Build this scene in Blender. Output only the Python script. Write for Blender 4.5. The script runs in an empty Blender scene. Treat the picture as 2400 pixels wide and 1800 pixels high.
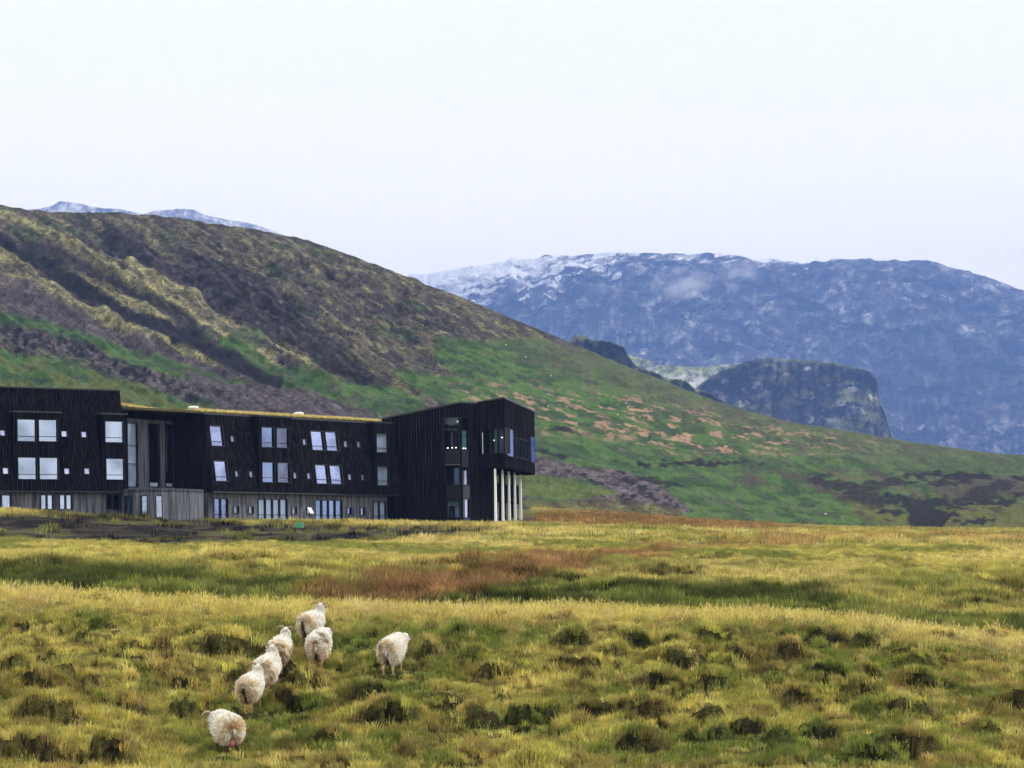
import bpy, math, random
import numpy as np
from mathutils import Vector, Matrix

random.seed(7); RNG = np.random.default_rng(7)
scene = bpy.context.scene
COL = scene.collection

# ------------------------------------------------------------------ camera, light, exposure
F = 6000.0            # focal length in photo pixels (2400 wide)
CX, CY = 1200.0, 1310.0   # principal point: the level line of sight
ROLL = math.radians(0.8)
SR, CR = math.sin(ROLL), math.cos(ROLL)
cam_data = bpy.data.cameras.new('camera')
cam = bpy.data.objects.new('camera', cam_data); COL.objects.link(cam)
cam_data.sensor_width = 36.0; cam_data.lens = F/2400*36
cam_data.shift_y = (CY-900)/2400
cam_data.clip_start = 0.5; cam_data.clip_end = 60000
cam.matrix_world = Matrix(((CR, SR, 0, 0), (0, 0, -1, 0), (-SR, CR, 0, 0), (0, 0, 0, 1)))
scene.camera = cam

SUN_EL, SUN_AZ = math.radians(34), math.radians(58)   # azimuth from +Y, negative = left
w = bpy.data.worlds.new("World"); scene.world = w; w.use_nodes = True
nt = w.node_tree; nt.nodes.clear()
def N(nt, t, **k):
    n = nt.nodes.new(t)
    for a, v in k.items(): setattr(n, a, v)
    return n
out = N(nt, 'ShaderNodeOutputWorld'); bg1 = N(nt, 'ShaderNodeBackground'); bg2 = N(nt, 'ShaderNodeBackground')
sky = N(nt, 'ShaderNodeTexSky', sky_type='NISHITA', sun_disc=False, sun_elevation=SUN_EL, sun_rotation=SUN_AZ)
nt.links.new(sky.outputs[0], bg1.inputs[0]); bg1.inputs[1].default_value = 0.10
tc = N(nt, 'ShaderNodeTexCoord'); mp = N(nt, 'ShaderNodeMapping'); mp.inputs['Scale'].default_value = (1, 1, 3.5)
nz = N(nt, 'ShaderNodeTexNoise'); nz.inputs['Scale'].default_value = 1.6; nz.inputs['Detail'].default_value = 3
cr = N(nt, 'ShaderNodeValToRGB')
cr.color_ramp.elements[0].position = 0.3; cr.color_ramp.elements[0].color = (0.97, 0.95, 0.93, 1)
cr.color_ramp.elements[1].position = 0.75; cr.color_ramp.elements[1].color = (1.03, 1.0, 0.95, 1)
nt.links.new(tc.outputs['Generated'], mp.inputs[0]); nt.links.new(mp.outputs[0], nz.inputs['Vector'])
nt.links.new(nz.outputs[0], cr.inputs[0]); nt.links.new(cr.outputs[0], bg2.inputs[0]); bg2.inputs[1].default_value = 1.34
sx = N(nt, 'ShaderNodeSeparateXYZ'); nt.links.new(tc.outputs['Generated'], sx.inputs[0])
hr = N(nt, 'ShaderNodeMapRange', interpolation_type='SMOOTHSTEP'); hr.inputs[1].default_value = 0.07; hr.inputs[2].default_value = 0.22; hr.inputs[3].default_value = 1.0; hr.inputs[4].default_value = 0.0
nt.links.new(sx.outputs[2], hr.inputs[0])
hm = N(nt, 'ShaderNodeMix', data_type='RGBA', blend_type='MULTIPLY'); hm.inputs[7].default_value = (1.44, 1.32, 0.98, 1)   # overcast sky, brighter and warmer low down
nt.links.new(hr.outputs[0], hm.inputs[0]); nt.links.new(cr.outputs[0], hm.inputs[6]); nt.links.new(hm.outputs[2], bg2.inputs[0])
mx = N(nt, 'ShaderNodeMixShader'); mx.inputs[0].default_value = 0.88
nt.links.new(bg1.outputs[0], mx.inputs[1]); nt.links.new(bg2.outputs[0], mx.inputs[2]); nt.links.new(mx.outputs[0], out.inputs[0])

sd = bpy.data.lights.new('sun', 'SUN'); sd.energy = 3.0; sd.angle = math.radians(5); sd.color = (1, 0.95, 0.86)
sun = bpy.data.objects.new('sun', sd); COL.objects.link(sun)
sv = Vector((math.sin(SUN_AZ)*math.cos(SUN_EL), math.cos(SUN_AZ)*math.cos(SUN_EL), math.sin(SUN_EL)))
sun.rotation_euler = sv.to_track_quat('Z', 'Y').to_euler(); sun.location = (0, 0, 50)
vs = scene.view_settings
vs.view_transform = 'Standard'; vs.look = 'None'; vs.gamma = 1; vs.exposure = 0.33; vs.use_curve_mapping = False
scene.cycles.max_bounces = 6; scene.cycles.transparent_max_bounces = 12
scene.cycles.volume_bounces = 0

# ------------------------------------------------------------------ maths helpers
def unroll(px, py):
    dx, du = np.asarray(px, float)-CX, CY-np.asarray(py, float)
    return (dx*CR+du*SR)/F, (-dx*SR+du*CR)/F        # X/Y , Z/Y
def P3(px, py, Y):
    a, e = unroll(px, py); return Vector((float(a*Y), float(Y), float(e*Y)))
def proj(X, Y, Z):
    a, e = X/Y*F, Z/Y*F
    return CX+a*CR-e*SR, CY-(a*SR+e*CR)
def _hash(ix, iy, seed):
    h = (ix.astype(np.int64)*374761393+iy.astype(np.int64)*668265263+seed*974634777) & 0x7fffffff
    h = ((h ^ (h >> 13))*1274126177) & 0x7fffffff
    h = (h ^ (h >> 16)) & 0xffff
    return h/65535.0
def vnoise(x, y, seed=0):
    x, y = np.broadcast_arrays(np.asarray(x, float), np.asarray(y, float))
    ix, iy = np.floor(x), np.floor(y); fx, fy = x-ix, y-iy
    fx = fx*fx*fx*(fx*(fx*6-15)+10); fy = fy*fy*fy*(fy*(fy*6-15)+10)
    a, b = _hash(ix, iy, seed), _hash(ix+1, iy, seed); c, d = _hash(ix, iy+1, seed), _hash(ix+1, iy+1, seed)
    return (a+(b-a)*fx)*(1-fy)+(c+(d-c)*fx)*fy
def fbm(x, y, o=4, seed=0, g=0.5):
    s, a, t = 0, 1.0, 0
    for i in range(o):
        s = s+a*vnoise(x*2**i+17.3*i, y*2**i+5.1*i, seed+i*13); t += a; a *= g
    return s/t
def ridged(x, y, o=4, seed=0):
    s, a, t = 0, 1.0, 0
    for i in range(o):
        s = s+a*(1-np.abs(2*vnoise(x*2**i+3.7*i, y*2**i+9.1*i, seed+i*7)-1)); t += a; a *= 0.5
    return s/t
def sstep(a, b, x):
    t = np.clip((x-a)/(b-a), 0, 1); return t*t*(3-2*t)
def lin(c):
    c = np.array(c, float)/255.0
    return np.where(c <= 0.04045, c/12.92, ((c+0.055)/1.055)**2.4)
def inpoly(x, y, poly):
    r = np.zeros(np.shape(x), bool); n = len(poly)
    for i in range(n):
        x1, y1 = poly[i]; x2, y2 = poly[(i+1) % n]
        if y1 == y2: continue
        c = ((y1 > y) != (y2 > y)) & (x < (x2-x1)*(y-y1)/(y2-y1)+x1)
        r ^= c
    return r
def segdist(x, y, line, closed=False):
    d = np.full(np.shape(x), 1e9); n = len(line)
    for i in range(n if closed else n-1):
        x1, y1 = line[i]; x2, y2 = line[(i+1) % n]
        vx, vy = x2-x1, y2-y1; L = vx*vx+vy*vy+1e-9
        t = np.clip(((x-x1)*vx+(y-y1)*vy)/L, 0, 1)
        d = np.minimum(d, np.hypot(x-x1-t*vx, y-y1-t*vy))
    return d
def polymask(x, y, poly, soft, nz=0):
    d = segdist(x, y, poly, True); d = np.where(inpoly(x, y, poly), d, -d)
    return sstep(-soft, soft, d+nz)
def band(x, y, line, wd, soft, nz=0):
    return 1-sstep(wd-soft, wd+soft, segdist(x, y, line)+nz)
def hermite(xs, ys, x):
    xs = np.array(xs, float); ys = np.array(ys, float); m = np.gradient(ys, xs)
    i = np.clip(np.searchsorted(xs, x)-1, 0, len(xs)-2)
    h = xs[i+1]-xs[i]; t = np.clip((x-xs[i])/h, 0, 1)
    return (2*t**3-3*t**2+1)*ys[i]+(t**3-2*t**2+t)*h*m[i]+(-2*t**3+3*t**2)*ys[i+1]+(t**3-t**2)*h*m[i+1]

# ------------------------------------------------------------------ object helpers
def tag(o, label=None, cat=None, group=None, kind=None):
    if label: o['label'] = label
    if cat: o['category'] = cat
    if group: o['group'] = group
    if kind: o['kind'] = kind
    return o
def empty(name, loc, rz=0):
    o = bpy.data.objects.new(name, None); o.location = loc; o.rotation_euler = (0, 0, rz); COL.objects.link(o); return o
def link(name, me, mat=None, parent=None, smooth=False):
    o = bpy.data.objects.new(name, me); COL.objects.link(o)
    if mat: me.materials.append(mat)
    if parent: o.parent = parent
    if smooth: me.polygons.foreach_set('use_smooth', [True]*len(me.polygons))
    return o
def np_mesh(name, V, Q, smooth=True):
    me = bpy.data.meshes.new(name); V = np.asarray(V, np.float32); Q = np.asarray(Q, np.int32)
    k = Q.shape[1]
    me.vertices.add(len(V)); me.vertices.foreach_set('co', V.ravel())
    me.loops.add(Q.size); me.loops.foreach_set('vertex_index', Q.ravel())
    me.polygons.add(len(Q)); me.polygons.foreach_set('loop_start', np.arange(len(Q), dtype=np.int32)*k)
    me.polygons.foreach_set('loop_total', np.full(len(Q), k, np.int32))
    me.update(calc_edges=True); me.validate()
    if smooth: me.polygons.foreach_set('use_smooth', np.ones(len(me.polygons), bool))
    return me
def set_color(me, C, name='tint'):
    a = me.attributes.new(name, 'FLOAT_COLOR', 'POINT'); C = np.asarray(C, np.float32)
    if C.shape[1] == 3: C = np.concatenate([C, np.ones((len(C), 1), np.float32)], 1)
    a.data.foreach_set('color', C.ravel())
def grid_quads(nr, nc):
    i = np.arange(nr-1)[:, None]*nc+np.arange(nc-1)[None]; i = i.ravel()
    return np.stack([i, i+1, i+nc+1, i+nc], 1)
class MB:
    def __init__(s): s.v, s.f = [], []
    def add(s, vs, fs):
        b = len(s.v); s.v += [tuple(v) for v in vs]; s.f += [tuple(b+i for i in f) for f in fs]
    def hexa(s, p):   # 8 points, bottom loop then top loop
        s.add(p, [(0, 3, 2, 1), (4, 5, 6, 7), (0, 1, 5, 4), (1, 2, 6, 5), (2, 3, 7, 6), (3, 0, 4, 7)])
    def build(s, name, mat, parent=None, smooth=False, fix=True):
        me = bpy.data.meshes.new(name); me.from_pydata(s.v, [], s.f); me.update()
        if fix and s.v:
            import bmesh
            bm = bmesh.new(); bm.from_mesh(me); bmesh.ops.recalc_face_normals(bm, faces=bm.faces); bm.to_mesh(me); bm.free()
        return link(name, me, mat, parent, smooth)

# ------------------------------------------------------------------ materials
def mat_new(name):
    m = bpy.data.materials.new(name); m.use_nodes = True; nt = m.node_tree; nt.nodes.clear()
    o = N(nt, 'ShaderNodeOutputMaterial'); return m, nt, o
def simple(name, col, rough=0.7, noise=0.0, nscale=3.0, stretch=(1, 1, 1), metal=0.0, spec=0.3, dark=None, bump=0.0, detail=4, lo=.35, hi=.7):
    m, nt, o = mat_new(name); b = N(nt, 'ShaderNodeBsdfPrincipled')
    b.inputs['Roughness'].default_value = rough; b.inputs['Metallic'].default_value = metal; b.inputs['Specular IOR Level'].default_value = spec
    nt.links.new(b.outputs[0], o.inputs[0])
    t = N(nt, 'ShaderNodeTexCoord'); mp = N(nt, 'ShaderNodeMapping'); mp.inputs['Scale'].default_value = stretch
    n = N(nt, 'ShaderNodeTexNoise'); n.inputs['Scale'].default_value = nscale; n.inputs['Detail'].default_value = detail
    nt.links.new(t.outputs['Object'], mp.inputs[0]); nt.links.new(mp.outputs[0], n.inputs['Vector'])
    r = N(nt, 'ShaderNodeValToRGB'); dk = dark if dark else tuple(c*(1-noise) for c in col)
    r.color_ramp.elements[0].position = lo; r.color_ramp.elements[1].position = hi
    r.color_ramp.elements[0].color = (*dk, 1); r.color_ramp.elements[1].color = (*col, 1)
    nt.links.new(n.outputs[0], r.inputs[0]); nt.links.new(r.outputs[0], b.inputs['Base Color'])
    if bump:
        bp = N(nt, 'ShaderNodeBump'); bp.inputs['Strength'].default_value = bump; bp.inputs['Distance'].default_value = 0.05
        nt.links.new(n.outputs[0], bp.inputs['Height']); nt.links.new(bp.outputs[0], b.inputs['Normal'])
    return m
def terrain_mat(name, s1, s2, amp=0.35, bumpd=0.3, bumps=0.5, stretch=(1, 1, 1)):
    m, nt, o = mat_new(name); b = N(nt, 'ShaderNodeBsdfPrincipled'); b.inputs['Roughness'].default_value = 0.95
    b.inputs['Specular IOR Level'].default_value = 0.1
    nt.links.new(b.outputs[0], o.inputs[0])
    at = N(nt, 'ShaderNodeAttribute', attribute_name='tint')
    t = N(nt, 'ShaderNodeTexCoord'); mp = N(nt, 'ShaderNodeMapping'); mp.inputs['Scale'].default_value = stretch
    nt.links.new(t.outputs['Object'], mp.inputs[0])
    n1 = N(nt, 'ShaderNodeTexNoise'); n1.inputs['Scale'].default_value = s1; n1.inputs['Detail'].default_value = 6; n1.inputs['Roughness'].default_value = .6
    n2 = N(nt, 'ShaderNodeTexNoise'); n2.inputs['Scale'].default_value = s2; n2.inputs['Detail'].default_value = 5; n2.inputs['Roughness'].default_value = .65
    for n in (n1, n2): nt.links.new(mp.outputs[0], n.inputs['Vector'])
    ad = N(nt, 'ShaderNodeMath', operation='ADD'); nt.links.new(n1.outputs[0], ad.inputs[0]); nt.links.new(n2.outputs[0], ad.inputs[1])
    mr = N(nt, 'ShaderNodeMapRange'); mr.inputs[1].default_value = 0.82; mr.inputs[2].default_value = 1.18
    mr.inputs[3].default_value = 1-amp; mr.inputs[4].default_value = 1+amp
    nt.links.new(ad.outputs[0], mr.inputs[0])
    mf = N(nt, 'ShaderNodeMix', data_type='FLOAT'); mf.inputs[2].default_value = 1.0; nt.links.new(at.outputs['Alpha'], mf.inputs[0]); nt.links.new(mr.outputs[0], mf.inputs[3])
    vm = N(nt, 'ShaderNodeVectorMath', operation='SCALE'); nt.links.new(at.outputs['Color'], vm.inputs[0]); nt.links.new(mf.outputs[0], vm.inputs['Scale'])
    nt.links.new(vm.outputs[0], b.inputs['Base Color'])
    bp = N(nt, 'ShaderNodeBump'); bp.inputs['Strength'].default_value = bumps; bp.inputs['Distance'].default_value = bumpd
    nt.links.new(ad.outputs[0], bp.inputs['Height']); nt.links.new(bp.outputs[0], b.inputs['Normal'])
    return m
def tint_mat(name, source, rough=0.9, trans=0.3):
    m, nt, o = mat_new(name)
    at = N(nt, 'ShaderNodeAttribute', attribute_name='tint', attribute_type=source)
    d = N(nt, 'ShaderNodeBsdfDiffuse'); tr = N(nt, 'ShaderNodeBsdfTranslucent'); mx = N(nt, 'ShaderNodeMixShader')
    mx.inputs[0].default_value = trans
    nt.links.new(at.outputs['Color'], d.inputs[0]); nt.links.new(at.outputs['Color'], tr.inputs[0])
    nt.links.new(d.outputs[0], mx.inputs[1]); nt.links.new(tr.outputs[0], mx.inputs[2]); nt.links.new(mx.outputs[0], o.inputs[0])
    return m
def glass_mat(name, tint, refl):
    m, nt, o = mat_new(name)
    g = N(nt, 'ShaderNodeBsdfGlossy'); g.inputs[0].default_value = (*tint, 1); g.inputs[1].default_value = 0.03
    t = N(nt, 'ShaderNodeBsdfTransparent'); t.inputs[0].default_value = (0.85, 0.9, 0.95, 1)
    mx = N(nt, 'ShaderNodeMixShader')
    n3 = N(nt, 'ShaderNodeTexNoise'); n3.inputs['Scale'].default_value = .55; n3.inputs['Detail'].default_value = 1.5; m3 = N(nt, 'ShaderNodeMapRange'); m3.inputs[1].default_value = .38; m3.inputs[2].default_value = .62; m3.inputs[3].default_value = refl*.62; m3.inputs[4].default_value = min(1, refl*1.3)
    nt.links.new(n3.outputs[0], m3.inputs[0]); nt.links.new(m3.outputs[0], mx.inputs[0])
    tc = N(nt, 'ShaderNodeTexCoord'); nt.links.new(tc.outputs['Object'], n3.inputs['Vector']); n = N(nt, 'ShaderNodeTexNoise'); n.inputs['Scale'].default_value = 0.35
    bp = N(nt, 'ShaderNodeBump'); bp.inputs['Strength'].default_value = 0.06; bp.inputs['Distance'].default_value = 0.02
    nt.links.new(tc.outputs['Object'], n.inputs['Vector']); nt.links.new(n.outputs[0], bp.inputs['Height']); nt.links.new(bp.outputs[0], g.inputs['Normal'])
    nt.links.new(t.outputs[0], mx.inputs[1]); nt.links.new(g.outputs[0], mx.inputs[2]); nt.links.new(mx.outputs[0], o.inputs[0])
    return m
M = {}
M['wood'] = simple('black_tarred_wood', (0.010, 0.009, 0.011), 0.9, nscale=2.2, stretch=(2.5, 2.5, .25), dark=(0.0025, 0.0025, 0.003), lo=.42, hi=.72, spec=.0)
M['board'] = simple('black_wood_board', (0.060, 0.055, 0.062), 0.9, nscale=3.0, stretch=(4, 4, .12), dark=(0.007, 0.007, 0.009), lo=.42, hi=.85, spec=.0)
M['concrete'] = simple('streaked_grey_concrete', (0.19, 0.20, 0.24), 0.9, nscale=1.6, stretch=(2.6, 2.6, .2), dark=(0.040, 0.042, 0.054), lo=.35, hi=.75, bump=.2)
M['frame'] = simple('black_window_frame', (0.012, 0.013, 0.015), 0.5, noise=.3)
M['glass'] = glass_mat('window_glass', (0.31, 0.40, 0.68), 0.62)
M['glass_dark'] = glass_mat('clear_dark_glass', (0.3, 0.4, 0.5), 0.05)
M['glass_blue'] = glass_mat('bright_window_glass', (0.58, 0.63, 0.84), 0.65)
M['glass_soft'] = glass_mat('soft_window_glass', (0.24, 0.28, 0.42), 0.60)
M['glass_clear'] = glass_mat('clear_window_glass', (0.6, 0.66, 0.9), 0.18)
M['blind'] = simple('white_blind', (0.80, 0.83, 0.88), 0.8, noise=.05)
M['room'] = simple('pale_room_wall', (0.26, 0.32, 0.45), 0.9, noise=.25, nscale=.8)
M['room_dark'] = simple('dark_room', (0.015, 0.016, 0.02), 0.9, noise=.3)
M['white'] = simple('white_painted_metal', (0.78, 0.80, 0.80), 0.5, noise=.08)
M['pillar'] = simple('white_pillar_paint', (0.88, 0.90, 0.93), 0.6, noise=.06, nscale=1.0, stretch=(1, 1, .3))
M['metal'] = simple('grey_roof_flashing', (0.05, 0.055, 0.065), 0.4, noise=.3, metal=.4)
M['soil'] = simple('turf_soil', (0.10, 0.08, 0.03), 0.95, noise=.5, nscale=4)
M['sand'] = simple('pale_fascia', (.14, .14, .15), .8, noise=.3)
M['green_box'] = simple('green_plastic', (0.10, 0.42, 0.27), 0.5, noise=.25, nscale=3)
M['post'] = simple('weathered_post', (0.32, 0.31, 0.28), 0.9, noise=.3)
M['grass'] = tint_mat('grass_blades', 'INSTANCER', trans=.35)
M['fleece'] = tint_mat('fleece_wool', 'GEOMETRY', trans=.3)
M['skin'] = tint_mat('sheep_skin', 'GEOMETRY', trans=0)
M['horn'] = simple('sheep_horn', (0.42, 0.30, 0.19), 0.6, noise=.5, nscale=18)
M['pink'] = simple('pink_udder', (0.45, 0.17, 0.14), 0.6, noise=.3, nscale=12)
M['lamp'] = None
m, nt_, o_ = mat_new('warm_pendant_light'); em = N(nt_, 'ShaderNodeEmission'); em.inputs[0].default_value = (1, .85, .6, 1); em.inputs[1].default_value = 3.0
nt_.links.new(em.outputs[0], o_.inputs[0]); M['lamp'] = m

# ------------------------------------------------------------------ the field (ground in front, polar height sheet)
KY = [40, 48, 52, 56, 60, 64, 68, 71, 75, 80, 90, 97, 104, 112, 120, 145, 175, 205, 235, 265, 300, 345]
KX = [-700, 0, 600, 1200, 1800, 2400, 3100]
TAB = {
 0:    [2230, 1925, 1810, 1705, 1590, 1480, 1412, 1396, 1412, 1440, 1425, 1375, 1345, 1325, 1309, 1280, 1232, 1195, 1190, 1188, 1190, 1200],
 600:  [2260, 1935, 1822, 1733, 1622, 1515, 1446, 1429, 1445, 1472, 1455, 1395, 1352, 1328, 1311, 1279, 1252, 1229, 1218, 1214, 1212, 1222],
 1200: [2260, 1935, 1822, 1728, 1622, 1520, 1454, 1437, 1452, 1478, 1452, 1408, 1374, 1348, 1328, 1286, 1257, 1238, 1229, 1209, 1193, 1210],
 1800: [2260, 1935, 1822, 1728, 1624, 1528, 1466, 1451, 1468, 1495, 1470, 1428, 1394, 1362, 1338, 1290, 1262, 1250, 1243, 1237, 1233, 1250],
 2400: [2260, 1938, 1826, 1740, 1650, 1572, 1520, 1505, 1512, 1525, 1502, 1462, 1422, 1383, 1352, 1300, 1270, 1256, 1247, 1250, 1268, 1295]}
def field_py(ux, Y):
    cols = [hermite(KY, TAB[k], Y) for k in (0, 600, 1200, 1800, 2400)]
    q = np.clip(ux/600.0, 0, 4); i = np.minimum(q.astype(int), 3); t = q-i; t = t*t*(3-2*t)*.5+t*.5
    A = np.stack(cols); sh = np.shape(A[0]); A = A.reshape(5, -1); ii = i.ravel(); k = np.arange(ii.size)
    r = A[ii, k]*(1-t.ravel())+A[ii+1, k]*t.ravel()
    return r.reshape(sh)
# hummocks, read off the picture as (x, y, width) and set into the ground as mounds
HZ1 = [(410,625,140),(270,555,130),(520,575,140),(690,580,120),(840,555,90),(920,570,40),(1360,560,170),(1570,590,110),(1680,620,90),(1740,660,100),(1880,550,120),(700,650,150),(165,660,60),(240,665,100),(330,670,100),(1190,650,170),(970,640,80),(950,680,50),(1360,720,150),(1520,720,90),(1740,745,160),(1500,790,180),(1250,810,80),(290,870,160),(430,870,140),(580,870,150),(830,890,130),(1000,940,120),(1680,885,150),(2160,830,120),(2040,940,60),(2180,970,60),(520,1020,200),(770,1010,90),(870,1000,80),(1140,1010,110),(1330,980,130),(1640,1040,250),(1540,1065,100),(640,750,140),(860,740,120),(40,905,120),(2060,540,100)]
HZ2 = [(70,510,50),(255,510,50),(350,560,60),(420,500,60),(145,570,50),(580,610,90),(700,610,70),(860,550,120),(980,550,80),(490,680,60),(630,680,90),(970,620,260),(990,715,90),(150,745,90),(285,730,60),(380,755,60),(90,670,50),(190,630,30),(570,735,60),(760,745,60),(470,840,150),(560,850,60),(220,890,220),(790,860,100),(920,830,50),(50,700,100),(1360,860,120),(1230,830,100),(1600,810,150),(1640,920,190),(1400,1000,90),(1940,870,160),(2060,920,150),(2180,900,60),(1830,620,90),(1940,600,60),(2030,640,90),(2130,710,80),(2000,530,60),(1540,715,30),(1340,740,120),(1280,755,60),(1240,700,90),(470,1050,130),(100,1080,250),(2150,810,70),(1990,1090,60),(160,980,60),(20,640,40)]
HUM = [(1200+x/1.843, 1200+y/1.843, w/1.843) for x, y, w in HZ1]+[(x/1.843, 1200+y/1.843, w/1.843) for x, y, w in HZ2]
def base_z(X, Y):
    ux = CX+X/Y*F
    py = field_py(ux, Y)
    return ((CY-py)-(ux-CX)*SR)/F*Y
_Ys = np.linspace(46, 71, 400)
def find_Y(px, py, lo=46, hi=71):
    ys = np.linspace(lo, hi, 500); ux = np.full(500, float(px))
    X = (ux-CX)/F*ys; z = base_z(X, ys); qx, qy = proj(X, ys, z)
    i = np.argmin(np.abs(qy-py)); return float(ys[i])
HB = []
for (hx, hy, hw) in HUM:
    Y = find_Y(hx, min(hy+8, 1790)); X = (hx-CX)/F*Y
    HB.append((X, Y, max(hw/F*Y, .3)*.66, RNG.uniform(.30, .42)*(0.7+hw/150)))
for _ in range(420):
    Y = RNG.uniform(49, 69); ux = RNG.uniform(-200, 2600); X = (ux-CX)/F*Y
    HB.append((X, Y, RNG.uniform(.12, .34), RNG.uniform(.08, .20)))
for _ in range(60):
    Y = RNG.uniform(92, 118); ux = RNG.uniform(-200, 2600); X = (ux-CX)/F*Y
    HB.append((X, Y, RNG.uniform(.6, 1.8), RNG.uniform(.12, .35)))
HB = np.array(HB)
def hummock(X, Y):
    """height and mask of bare soil and painted hollow shade on the mounds; steep towards -Y, gentle behind"""
    z = np.zeros(np.shape(X)); s = np.zeros(np.shape(X))
    wob = 0.5*(fbm(X*2.6, Y*1.0, 4, 5)-.5)
    X = X+.9*(fbm(X*1.6, Y*1.6, 4, 6, .6)-.5)*1.0; Y = Y+1.05*(fbm(X*2.2, Y*1.8, 4, 7, .6)-.5)
    for (hx, hy, r, h) in HB:
        sel = (np.abs(X-hx) < 2.2*r) & (Y > hy-1.6*r) & (Y < hy+2.8*r)
        if not sel.any(): continue
        u = (X[sel]-hx)/r; v = (Y[sel]-hy)/r+wob[sel]*1.2
        side = np.exp(-(np.abs(u)**2.6)*.9)
        prof = np.where(v < .16, sstep(-.16, .16, v), 1-sstep(.16, 2.3, v))
        zz = h*side*prof; z[sel] = np.maximum(z[sel], zz)
        foot = side*np.exp(-((v+.26)/.16)**2)*h*.45; z[sel] = z[sel]-foot
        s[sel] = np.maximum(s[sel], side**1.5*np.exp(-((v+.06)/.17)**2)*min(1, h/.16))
    return z, s
def ground_z(X, Y, soil=False):
    X = np.asarray(X, float); Y = np.asarray(Y, float)
    z = base_z(X, Y); h, s = hummock(X, Y)
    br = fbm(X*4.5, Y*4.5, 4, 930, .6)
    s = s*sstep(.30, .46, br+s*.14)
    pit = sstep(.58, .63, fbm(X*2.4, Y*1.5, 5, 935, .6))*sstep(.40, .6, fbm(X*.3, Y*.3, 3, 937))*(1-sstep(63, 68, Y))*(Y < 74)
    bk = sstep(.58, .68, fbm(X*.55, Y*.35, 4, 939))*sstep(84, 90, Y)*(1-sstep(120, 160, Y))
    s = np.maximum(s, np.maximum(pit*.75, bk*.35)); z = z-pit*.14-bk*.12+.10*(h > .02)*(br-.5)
    near = 1-sstep(75, 110, Y)
    z = z+h+near*(.26*(fbm(X*.55, Y*.55, 4, 21)-.5)+.20*(fbm(X*2.3, Y*2.3, 3, 31)-.5))+(1-near)*(.5*(fbm(X*.09, Y*.06, 4, 41)-.5)+.75*(fbm(X*.16, Y*.11, 3, 43)-.5)*(1-sstep(140, 190, Y)))*(1-.7*sstep(190, 230, Y))+.55*(fbm(X*.8, Y*.7, 4, 45, .6)-.5)*sstep(82, 90, Y)*(1-sstep(108, 135, Y))
    return (z, s) if soil else z
C_ = {k: lin(v)/1.45 for k, v in dict(
    straw=(222, 200, 128), yel=(192, 182, 96), olive=(142, 142, 72), green=(118, 132, 60), dgreen=(76, 88, 42), rust=(154, 114, 80),
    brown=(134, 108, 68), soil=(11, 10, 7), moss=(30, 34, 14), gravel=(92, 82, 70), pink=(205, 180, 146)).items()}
def mix(a, b, t): return a*(1-t[..., None])+b*t[..., None]
RUST = [(700, 1388), (860, 1388), (1000, 1374), (1120, 1355), (1260, 1330), (1400, 1308), (1560, 1288), (1750, 1272), (2000, 1262), (2500, 1262)]
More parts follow.
